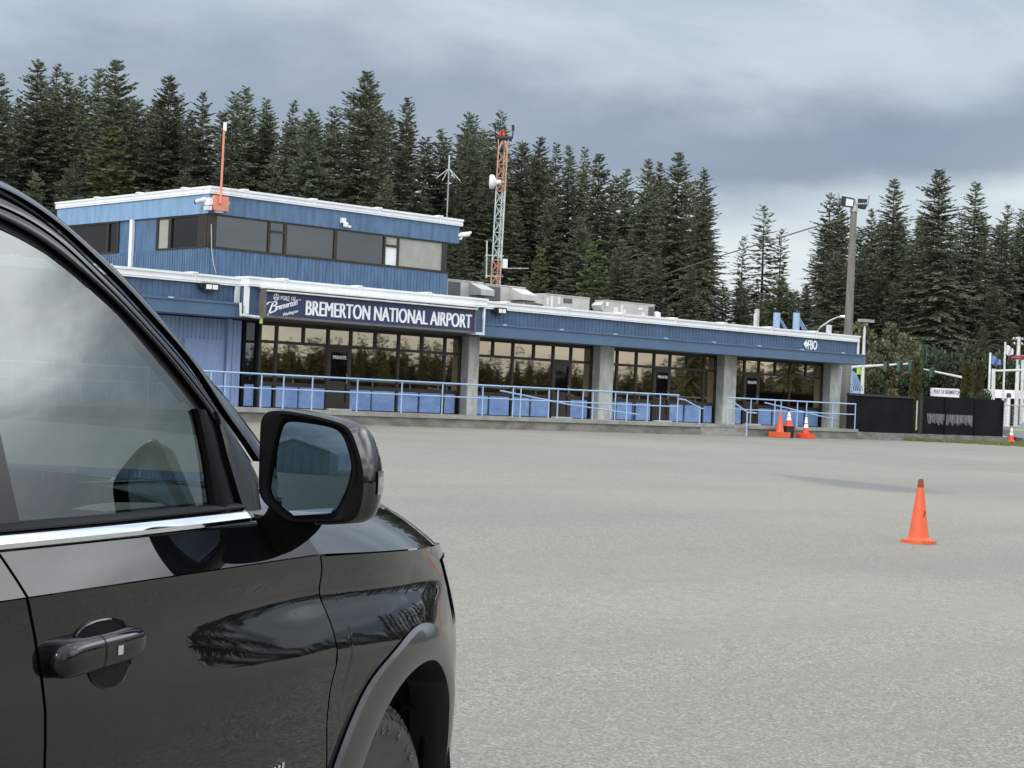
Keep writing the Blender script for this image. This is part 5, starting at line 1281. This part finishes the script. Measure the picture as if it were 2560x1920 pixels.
# wheels
def wheel(u, side, steer=0.):
    c = (u, .10 + .135 if side > 0 else WID - .235, .412 - TZ); sg = -1 if side > 0 else 1
    wo = bpy.data.objects.new('wheel', None); COL.objects.link(wo); wo.parent = CAR; wo.location = c; wo.rotation_euler = (0, 0, steer); ORG[wo.name] = (0, 0, 0)
    rt = .362
    prof = [(.235, -.11), (.29, -.128), (.325, -.130), (.346, -.118), (rt - .004, -.098), (rt, -.07), (rt, .07), (rt - .004, .098), (.346, .118), (.325, .130), (.29, .128), (.235, .11)]
    mb = MB().lathe(prof, 72, (0, 0, 0), 'y')
    for k in range(66):                            # tread blocks and shoulder lugs
        a = 2 * math.pi * k / 66
        for y0, y1, da in ((-.100, -.060, 0), (-.050, -.012, .5), (-.002, .036, 0), (.046, .062, .5), (.068, .100, .25)):
            a0 = a + da * .03; P = []
            for rr in (rt - .004, rt + .007):
                for aa in (a0, a0 + .068):
                    for y in (y0, y1): P.append((rr * math.cos(aa), y, rr * math.sin(aa)))
            mb.add(P, [(0, 1, 3, 2), (4, 6, 7, 5), (0, 4, 5, 1), (2, 3, 7, 6), (0, 2, 6, 4), (1, 5, 7, 3)])
        for sy in (-1, 1):
            P = []
            for rr, yy in ((.359, .100), (.328, .1295 if k % 2 else .127)):
                for aa in (a, a + .055):
                    P.append((rr * math.cos(aa), sy * (yy + .004), rr * math.sin(aa)))
            mb.add(P, [(0, 1, 3, 2)])
    obj('tyre', mb, 'tyre', wo, True, local=True)
    mb = MB().lathe([(.236, -.105), (.236, .105), (.22, .09), (.205, .0), (.205, -.09), (.22, -.1)], 48, (0, 0, 0), 'y')
    for k in range(6):
        a = 2 * math.pi * k / 6; ca, sa = math.cos(a), math.sin(a)
        mb.prism([((.03 * -sa + .04 * ca), sg * .085, (.03 * ca + .04 * sa)), ((-.03 * -sa + .04 * ca), sg * .085, (-.03 * ca + .04 * sa)), ((-.022 * -sa + .22 * ca), sg * .095, (-.022 * ca + .22 * sa)), ((.022 * -sa + .22 * ca), sg * .095, (.022 * ca + .22 * sa))], (0, -sg * .03, 0))
    mb.lathe([(.06, .05), (.06, .09), (.03, .1)] if sg > 0 else [(.06, -.05), (.06, -.09), (.03, -.1)], 20, (0, 0, 0), 'y')
    obj('rim', mb, 'rim', wo, True, local=True)
    if u > 0 and side > 0:
        for i, ch in enumerate('265/65 R 18'):
            if ch == ' ': continue
            a = R(112 - i * 7.2); rr = .286
            o = bpy.data.objects.new('tyre_lettering', glyphs(ch, .036, 'tyretext', .0012, align='CENTER')); COL.objects.link(o); o.parent = wo
            x = Vector((math.sin(a), 0, -math.cos(a))); y = Vector((math.cos(a), 0, math.sin(a))); n = x.cross(y)
            o.matrix_basis = Matrix.Translation(Vector((rr * math.cos(a), -.1300, rr * math.sin(a)))) @ Matrix((x, y, n)).transposed().to_4x4()
    return wo
wheel(AU, 1, R(-1)); wheel(AU, -1, R(-1)); wheel(-1.35, 1); wheel(-1.35, -1)

# greenhouse outlines in the side plane
E0 = crv([(0, 446), (38, 467), (87, 501), (150, 545), (202, 594), (278, 660), (347, 730), (405, 796), (469, 880), (500, 918), (558, 984), (600, 1036), (650, 1105)], vup, -.022)
E1 = crv([(0, 468), (72, 507), (150, 562), (231, 640), (304, 707), (376, 788), (460, 880), (500, 930), (560, 1036), (620, 1115), (648, 1162)], vup)
E2 = crv([(0, 514), (72, 548), (150, 600), (231, 678), (289, 736), (376, 828), (422, 880), (480, 950), (545, 1035), (600, 1115), (640, 1190), (648, 1225)], vup)
E3 = crv([(0, 563), (72, 600), (150, 646), (202, 692), (289, 776), (379, 880), (394, 900), (451, 967), (492, 1021)], vup)
DB = crv([(492, 1022), (498, 1036), (521, 1146), (541, 1279)], vup)
DB2 = crv([(529, 1027), (532, 1032), (566, 1146), (604, 1279)], vup)
print('E0', E0[0], E0[-1], 'E3', E3[0], E3[-1], 'DB', DB[-1])
def back(Ecurve, zs, us=(-2.5, -1.6, -.8, -.3)):       # carry an outline back along the roof
    z0 = Ecurve[0, 1]; return np.r_[np.array([(u, z0 + dz) for u, dz in zip(us, zs)]), Ecurve]
E0 = back(E0, (-.07, .01, .04, .03)); E1 = back(E1, (-.07, .01, .04, .03)); E2 = back(E2, (-.07, .01, .035, .025)); E3b = back(E3, (-.06, .01, .03, .02))
def strip(A, B, f, side, off, n=70, m=8, flange=.02, bulge=0., edge=0.):
    A, B = smooth(A, n), smooth(B, n); P = []
    for i in range(n):
        r = [L3(A[i, 0], f(*A[i]) + off + edge - flange, A[i, 1], side)]
        for k in range(m + 1):
            q = k / m; u, z = A[i] * (1 - q) + B[i] * q; r.append(L3(u, f(u, z) + off + edge * (1 - q) ** 1.5 + bulge * math.sin(math.pi * q), z, side))
        r.append(L3(B[i, 0], f(*B[i]) + off - flange, B[i, 1], side)); P.append(r)
    return MB().grid(P)
def shrink(A, B, a, b): A, B = smooth(A, 120), smooth(B, 120); return A + (B - A) * a, A + (B - A) * b
for sd in (1, -1):
    a, b = shrink(E0, E1, .0, .86); cobj('roof_pillar', strip(a, b, vup, sd, .0, 120, edge=-.022), 'paint', CAR)
    dr = DR['front_door'] if sd > 0 else DL['front_door']
    a, b = shrink(E1, E2, .05, .90); cobj('window_frame', strip(a, b, vup, sd, -.002, 120, bulge=.003, edge=-.016), 'paint', dr)
    a, b = shrink(E2, np.r_[E3b, DB2[-1:]] if False else E3b, .06, .35); cobj('window_frame', strip(a, b, vup, sd, .0, 120, bulge=.003), 'piano', dr)
    a, b = shrink(E2, E3b, .36, 1.06); cobj('window_seal', strip(a, b, vup, sd, -.012, 120), 'sealbl', dr)
    # roof and windscreen share the outer outline
mb = MB(); e = smooth(E0, 120); k0 = int(np.argmax(e[:, 0] > .42)); P = []
for i in range(0, k0 + 1):
    u, z = e[i]; v = vup(u, z) - .022; P.append([(u + .12 * math.sin(math.pi * k / 16), (-v) + (WID + 2 * v) * k / 16, z + .045 * math.sin(math.pi * k / 16) - TZ) for k in range(17)])
mb.grid(P); cobj('roof', mb, 'paint', CAR)
mb = MB(); P = []
for i in range(k0, 120):
    u, z = e[i]; v = vup(u, z) - .022; P.append([(u + .25 * math.sin(math.pi * k / 16) * (1 if i > k0 else .5), (-v + .012) + (WID + 2 * v - .024) * k / 16, z + .02 * math.sin(math.pi * k / 16) - .004 - TZ) for k in range(17)])
mb.grid(P); cobj('windscreen', mb, 'wind', CAR)
mb = MB().box(.80, 1.05, .10, WID - .10, 1.18 - TZ, 1.30 - TZ); cobj('cowl', mb, 'plastic', CAR, False)
# black gaps behind the strips
for sd in (1, -1):
    cobj('door_gap', strip(E1 * .97 + smooth(E0, len(E1)) * .03, E3b, vup, sd, -.018, 120, flange=.0), 'sealbl', CAR)
# side glass of the front door
bp = crv([(64, 1328), (0, 1039)], vup); slope = (bp[1, 0] - bp[0, 0]) / (bp[1, 1] - bp[0, 1])
uL = lambda z: bp[0, 0] + slope * (z - bp[0, 1])
e3 = np.r_[smooth(E3b, 160), DB[1:]]; m_ = e3[:, 0] > -.6; e3 = e3[m_]
uR = lambda z: float(np.interp(z, e3[::-1, 1], e3[::-1, 0])) if z < e3[:, 1].max() else e3[0, 0]
ztop = e3[:, 1].max()
for sd, par in ((1, DR['front_door']), (-1, DL['front_door'])):
    P = []
    for z in np.linspace(ZSILL - .03, ztop - .004, 60):
        a, b = uL(z) - .01, max(uR(z) + .01, uL(z)); P.append([L3(u, vup(u, z) - .014 + .004 * math.sin(math.pi * (z - ZSILL) / .55), z, sd) for u in np.linspace(a, b, 12)])
    cobj('window_glass', MB().grid(P), 'glassv', par, 'all')
    P = [[L3(u, vup(u, z) - .004, z, sd) for u in np.linspace(uL(z) - .13, uL(z) - .005, 5)] for z in np.linspace(ZSILL - .01, ztop - .02, 20)]
    cobj('pillar_cover', MB().grid(P), 'piano', par)
    P = [[L3(u, vup(u, z) - .012, z, sd) for u in np.linspace(-.95 + .12 * (z - ZSILL), uL(z) - .135, 8)] for z in np.linspace(ZSILL - .03, ztop - .01, 20)]
    cobj('window_glass', MB().grid(P), 'glassv', DR['rear_door'] if sd > 0 else DL['rear_door'], 'all')
    P = [[L3(u, vup(u, z) - .002, z, sd) for u in np.linspace(-2.6 + .4 * (z - ZSILL), -.95 + .12 * (z - ZSILL), 8)] for z in np.linspace(ZSILL - .03, ztop + .03, 20)]
    cobj('rear_pillar', MB().grid(P), 'piano', CAR)
    # division bar and corner sail
    a, b = shrink(DB, DB2, -.02, .55); cobj('division_bar', strip(a, b, vup, sd, .002, 40, bulge=.004), 'plastic', par)
    a, b = shrink(DB, DB2, .56, 1.02); cobj('division_bar', strip(a, b, vup, sd, -.006, 40), 'sealbl', par)
    SR = crv([(533, 1029), (560, 1062), (579, 1090), (600, 1122), (625, 1172), (640, 1222), (648, 1274)], vup); SL_ = crv([(532, 1029), (540, 1050), (552, 1092), (562, 1135), (577, 1185), (592, 1235), (606, 1279)], vup)
    cobj('corner_sail', strip(SL_, SR, vup, sd, .006, 40, bulge=.004), 'piano', par)
    E2t = crv([(545, 1035), (600, 1115), (640, 1190), (650, 1230), (652, 1275)], vup); SRt = crv([(533, 1029), (581, 1090), (628, 1172), (643, 1222), (650, 1274)], vup)
    cobj('window_seal', strip(SRt, E2t, vup, sd, -.004, 40), 'sealbl', par)
    # waist mouldings
    def hs(zc): return zc
    w = MB()
    def mould(z0, z1, u0, u1, o0, o1, nm, m, par_):
        P = []
        for u in np.linspace(u0, u1, 40): P.append([L3(u, o - .02 - .06 * max(0., u - .15) ** 2, z, sd) if k in (0, 5) else L3(u, o - .06 * max(0., u - .15) ** 2, z, sd) for k, (z, o) in enumerate(((z0, o0), (z0 + .002, o0), (z0 + (z1 - z0) * .4, o0 + (o1 - o0) * .2 + .004), (z0 + (z1 - z0) * .8, o0 + (o1 - o0) * .75 + .003), (z1, o1), (z1 + .003, o1 - .02)))])
        return cobj(nm, MB().grid(P), m, par_)
    uF = hit(609, 1288, vup)[0]
    mould(1.3095, 1.336, -.95, uF, -.030, -.046, 'chrome_moulding', 'chrome', par)
    mould(1.3095, 1.336, uF + .002, uF + .075, -.030, -.046, 'moulding_end', 'paint', par)
    mould(1.337, 1.352, -.95, uF + .03, -.048, -.056, 'window_seal', 'sealbl', par)

# door handles
def handle(u0, u1, zc, par, side):
    n = 36; mb = MB(); P = []
    def sec(q):                                  # half height, stand-off, centre height along the handle
        e = max(0., 1 - abs(2 * q - 1) ** 7) ** .36
        return (.0355 - .005 * q) * e, .008 + (.036 - .003 * q) * e, zc + .010 * (q - .5)
    for q in .5 - .5 * np.cos(np.linspace(0, math.pi, n)):
        h_, st, z0 = sec(q); u = u0 + (u1 - u0) * q; r = []
        for a in np.linspace(-math.pi / 2 - .5, math.pi / 2 + .5, 21):
            cx, sx = math.cos(a), math.sin(a); r.append(L3(u, vlow(u, zc) + st * (np.sign(cx) * abs(cx) ** .55 if cx > 0 else cx * .6) * 1., z0 + h_ * np.sign(sx) * abs(sx) ** .6, side))
        P.append(r)
    mb.grid(P); o = cobj('handle', mb, 'paint', par)
    q = .44; us = u0 + (u1 - u0) * q; h_, st, z0 = sec(q)
    mb = MB(); mb.grid([[L3(uu, vlow(us, zc) + (st + .0012) * max(0, math.cos(a)) ** .55, z0 + (h_ + .001) * np.sign(math.sin(a)) * abs(math.sin(a)) ** .6, side) for a in np.linspace(-1.5, 1.5, 21)] for uu in (us, us + .0028)]); cobj('handle_split', mb, 'sealbl', o)
    y = sorted([L3(0, vlow(us, zc) + .030, 0, side)[1], L3(0, vlow(us, zc) + .0455, 0, side)[1]])
    mb = MB().box(us + .036, us + .053, *y, z0 - .007 - TZ, z0 + .010 - TZ); cobj('lock_cover', mb, 'chrome', o)
    def lobe(cu, cz, a_, b_, nm, m, off, lip):
        mb = MB(); P = []
        for a in np.linspace(0, 2 * math.pi, 41):
            P.append([L3(cu + a_ * k * math.cos(a), vlow(cu + a_ * k * math.cos(a), cz + b_ * k * math.sin(a)) + off, cz + b_ * k * math.sin(a), side) for k in (.02, .5, 1.)])
        mb.grid(P); ob = cobj(nm, mb, m, par)
        if lip:
            c = [L3(cu + a_ * math.cos(a), vlow(cu, cz) + .0015, cz + b_ * math.sin(a), side) for a in np.linspace(0, 2 * math.pi, 41)]; cobj('recess_lip', MB().tube(c, lip, 6, False), 'paint', ob)
    lobe(u0 + .205, zc - .030, .070, .046, 'recess_shade', 'sealbl', .0022, .0042)  # flat black discs on the skin: shade of the handle cup as colour
    lobe(u0 + .175, zc + .026, .085, .026, 'recess_shade', 'sealbl', .0018, .0034)
ha, hb = hit(148, 1640, vlow, .03), hit(371, 1592, vlow, .03)
for sd, pr in ((1, DR), (-1, DL)):
    handle(ha[0], hb[0], (ha[1] + hb[1]) / 2 - .010, pr['front_door'], sd); handle(ha[0] - 1.02, hb[0] - 1.02, (ha[1] + hb[1]) / 2 - .010, pr['rear_door'], sd)
# chrome badge letters at the foot of the door
mb = MB()
for px, py0, py1 in ((679, 1918, 1926), (690, 1913, 1926), (700, 1906, 1926)):
    a = hit(px, py0, vlow); b = hit(px, py1, vlow); v = vlow(*a); mb.box(a[0], a[0] + .010, -v - .006, -v + .004, b[1] - .03 - TZ, a[1] - TZ)
cobj('badge', mb, 'chrome', DR['front_door'], False)

# door mirror -------------------------------------------------------
UM, VM = .90, .20
MN = np.array([-1., .30, .02]); MN /= np.linalg.norm(MN)          # the glass faces back and a little outwards
MC = np.array([UM, VM, 1.40])
def mhit(px, py, d0=0.):
    d = lray(px, py); c = MC - MN * d0; t = ((c - LC) @ MN) / (d @ MN); return LC + d * t
def ring(pts, d0, n=64):
    P = np.array([mhit(x, y, d0) for x, y in pts]); P = np.r_[P, P[:1]]
    s = np.r_[0, np.cumsum(np.linalg.norm(np.diff(P, axis=0), axis=1))]; q = np.linspace(0, s[-1], n + 1)[:-1]
    out = np.stack([np.interp(q, s, P[:, k]) for k in range(3)], 1)
    for _ in range(2): out = (np.roll(out, 1, 0) + 2 * out + np.roll(out, -1, 0)) / 4
    return out
RIM = [(653, 1052), (657, 1036), (673, 1027), (722, 1029), (791, 1042), (858, 1060), (874, 1070), (884, 1095), (898, 1135), (907, 1175), (908, 1215), (902, 1262), (890, 1300), (850, 1304), (806, 1307), (720, 1305), (704, 1294), (676, 1268), (652, 1249), (648, 1220), (649, 1160), (651, 1100)]
GLS = [(702, 1088), (713, 1053), (760, 1057), (817, 1066), (849, 1076), (864, 1105), (880, 1162), (875, 1191), (864, 1229), (846, 1264), (833, 1285), (734, 1289), (718, 1278), (679, 1238), (677, 1220), (687, 1162)]
INN = [(690, 1080), (700, 1047), (722, 1046), (791, 1055), (846, 1068), (858, 1080), (870, 1105), (888, 1162), (884, 1195), (874, 1232), (852, 1276), (838, 1297), (728, 1299), (708, 1286), (668, 1246), (664, 1220), (672, 1162), (680, 1120)]
rimP, rimI = ring(RIM, 0.), ring(INN, .0)
def mir(P, sd): return [L3(p[0], p[1], p[2], sd) for p in P]
for sd, par in ((1, DR['front_door']), (-1, DL['front_door'])):
    mo = bpy.data.objects.new('door_mirror', None); COL.objects.link(mo); mo.parent = par; ORG[mo.name] = (0, 0, 0)
    fw = np.array([1., -.05, 0])
    ctr_ = rimP.mean(0)
    out = rimP + (rimP - ctr_) * .05 + fw * .018
    sh = [rimI + fw * .045, rimI + fw * .004, rimI * .35 + rimP * .65 - fw * .003, rimP + (rimP - ctr_) * .012, out]
    mir_c = ctr_ + np.array([0, .01, 0])
    for d_, s_ in ((.045, 1.05), (.08, 1.02), (.115, .94), (.145, .80), (.17, .55), (.182, .2)): sh.append(mir_c + (rimP - ctr_) * s_ + fw * d_)
    rows = [mir(np.r_[q, q[:1]], sd) for q in sh]
    cobj('mirror_rim', MB().grid(rows[:4]), 'plastic', mo)
    shell = MB().grid(rows[4:]); shell.grid([rows[3], rows[4]]); cobj('mirror_shell', shell, 'paint', mo)
    # glass, slightly domed
    g = ring(GLS, .022); gc = g.mean(0); rr = [gc + (g - gc) * k for k in np.linspace(.0005, 1, 14)]
    rr = [q + MN * .0048 * (1 - k ** 2) for q, k in zip(rr, np.linspace(.0005, 1, 14))]
    gl = cobj('mirror_glass', MB().grid([mir(np.r_[q, q[:1]], sd) for q in rr]), 'mirror', mo, 'all')
    nn = []
    for q in rr:
        for p in np.r_[q, q[:1]]:
            v = MN + (p - gc - MN * ((p - gc) @ MN)) * .85; v /= np.linalg.norm(v); nn.append((v[0], -v[1] if sd > 0 else v[1], v[2]))
    gl.data.normals_split_custom_set_from_vertices(nn)
    b = ring(INN, .030); b = b.mean(0) + (b - b.mean(0)) * 1.08; cobj('mirror_back', MB().grid([mir(np.r_[q, q[:1]], sd) for q in (b, b.mean(0) + (b - b.mean(0)) * .02)]), 'sealbl', mo)
    c0, c1, c2, c3 = (mhit(px, py, dq) for px, py, dq in ((722, 1277, .020), (834, 1270, .020), (828, 1282, .006), (735, 1289, .006)))
    cobj('chrome_strip', MB().add(mir([c0, c1, c2, c3], sd) + mir([c0 + fw * .012, c1 + fw * .012, c2 + fw * .012, c3 + fw * .012], sd), [(0, 1, 2, 3), (4, 5, 6, 7), (0, 1, 5, 4), (2, 3, 7, 6)]), 'chrome', mo, False)
    # turn signal wrapped on the outer flank
    P = []
    for zf in (1.386, 1.394, 1.402, 1.411, 1.420, 1.429, 1.437):
        r = []
        for q in sh[5:8]:
            o_ = q[q[:, 1] > mir_c[1] + .06]; o_ = o_[np.argsort(o_[:, 2])]
            r.append(L3(float(np.interp(zf, o_[:, 2], o_[:, 0])), float(np.interp(zf, o_[:, 2], o_[:, 1])) + .0025, zf, sd))
        P.append(r)
    cobj('turn_signal', MB().grid(P), 'lens', mo)
    # foot
    def bh_(px, py):
        u, z = hit(px, py, lambda u, z: vup(u, z) if z > ZSILL else vlow(u, z)); return np.array([u, (vup(u, z) if z > ZSILL else vlow(u, z)) - .012, z])
    f0 = [bh_(*p) for p in ((646, 1285), (664, 1325), (690, 1378), (706, 1384), (742, 1342), (730, 1300))]
    f2 = [mhit(px, py, d_) for px, py, d_ in ((672, 1262, .05), (694, 1288, .03), (730, 1306, .03), (806, 1308, .05), (812, 1290, .12), (730, 1262, .12))]
    mb = MB(); rows = []
    for q in np.linspace(0, 1, 9):
        e = q * q * (3 - 2 * q); rows.append(mir([a * (1 - e) + b * e - np.array([0, 0, .018 * math.sin(math.pi * q)]) for a, b in zip(f0, f2)] + [f0[0] * (1 - e) + f2[0] * e - np.array([0, 0, .018 * math.sin(math.pi * q)])], sd))
    mb.grid(rows); cobj('mirror_foot', mb, 'plastic', mo)

# inside of the car
mb = MB().box(.62, 1.0, .14, WID - .14, 1.12 - TZ, 1.30 - TZ); P = []
for q in np.linspace(0, math.pi / 2, 8): P.append([(.62 - .12 * math.sin(q), y, 1.30 - .14 * (1 - math.cos(q)) - TZ) for y in (.14, WID - .14)])
mb.grid(P); cobj('dashboard', mb, 'inter', CAR, False)
mb = MB(); cw = np.array([.30, WID - .52, 1.20 - TZ]); ring_ = []
for a in np.linspace(0, 2 * math.pi, 25): ring_.append(cw + np.array([.35 * .19 * math.sin(a), .19 * math.cos(a), .19 * math.sin(a) * .93]))
mb.tube(ring_, .017, 8).tube([cw, cw + np.array([.3, 0, -.1])], .03, 6).tube([cw + np.array([0, -.18, 0]), cw + np.array([0, .18, 0])], .02, 6); cobj('steering_wheel', mb, 'inter', CAR)
for y in (.52, WID - .52):
    mb = MB().box(-.55, -.02, y - .25, y + .25, .72 - TZ, .92 - TZ); mb.prism([(-.45, y - .24, .9 - TZ), (-.62, y - .22, 1.52 - TZ), (-.76, y - .22, 1.52 - TZ), (-.62, y - .24, .9 - TZ)], (0, .48, 0))
    s_ = cobj('seat', mb, 'inter', CAR, False); cobj('headrest', MB().prism([(-.66, y - .13, 1.55 - TZ), (-.69, y - .12, 1.74 - TZ), (-.80, y - .12, 1.74 - TZ), (-.78, y - .13, 1.55 - TZ)], (0, .25, 0)), 'inter', s_, False)

# ------------------------------------------------------------------ behind the camera: what the car and the windows mirror
def bp_(f, r, z): p = FW * f + RT * r; return np.array([p[0], p[1], z])
HG = thing('hangar', tuple(bp_(-86, -28, -.6)), 'pale teal gabled aircraft hangar standing across the apron, mirrored in the car', 'building')
zb0 = gz(-60) - .1
hx = lambda a: bp_(-84, -28, 0) + RT * a
fr_ = [hx(-15), hx(15)]
obj('gable_wall', MB().prism([fr_[0] + (0, 0, zb0), fr_[1] + (0, 0, zb0), fr_[1] + (0, 0, 8), hx(0) + (0, 0, 12.5), fr_[0] + (0, 0, 8)], -FW * 30), 'teal', HG)
mb = MB()
for k in range(-3, 4): mb.prism([hx(k * 4 - .08) + FW * .05 + (0, 0, zb0), hx(k * 4 + .08) + FW * .05 + (0, 0, zb0), hx(k * 4 + .08) + FW * .05 + (0, 0, 7.5), hx(k * 4 - .08) + FW * .05 + (0, 0, 7.5)], -FW * .03)
obj('door_joint', mb, 'galv', HG)
obj('barge_board', MB().prism([fr_[0] + (0, 0, 7.7) + FW * .3, hx(0) + (0, 0, 12.2) + FW * .3, fr_[1] + (0, 0, 7.7) + FW * .3, fr_[1] + (0, 0, 8.3) + FW * .3, hx(0) + (0, 0, 12.9) + FW * .3, fr_[0] + (0, 0, 8.3) + FW * .3], -FW * .25), 'white', HG)
# far wood beyond the airfield, seen only as a reflection
g = np.random.default_rng(99); KV = []
for i in range(1000):
    X_ = 130 + 430 * g.random(); Y_ = -215 - 40 * g.random() + X_ * .02; h = 9 + 7 * g.random() + 2.5 * math.sin(X_ / 19.); 
    n = 120; z = h * g.random(n); a = g.random(n) * 6.28; r = (2.8 + g.random()) * (1 - z / h) ** .8
    B = np.stack([X_ + r * np.cos(a) * .5, Y_ + r * np.sin(a) * .5, z - 1.], 1); D_ = unit(np.stack([np.cos(a), np.sin(a), -.3 + 0 * a], 1)); KV.append(kites(B, D_, unit(np.cross(D_, g.normal(size=(n, 3)) * .4 + np.array([0, 0, 1.]))), .75 + r * .3, .2 + r * .09))
    KV.append(np.array([[X_ - 2.6, Y_, -1.5], [X_ + 2.6, Y_, -1.5], [X_ + .6, Y_, h * .7], [X_ - .5, Y_, h * .72]]))
fo = bpy.data.objects.new('far_forest', quick_mesh('far_forest', np.concatenate(KV), 'leaff')); COL.objects.link(fo); tag(fo, kind='stuff')
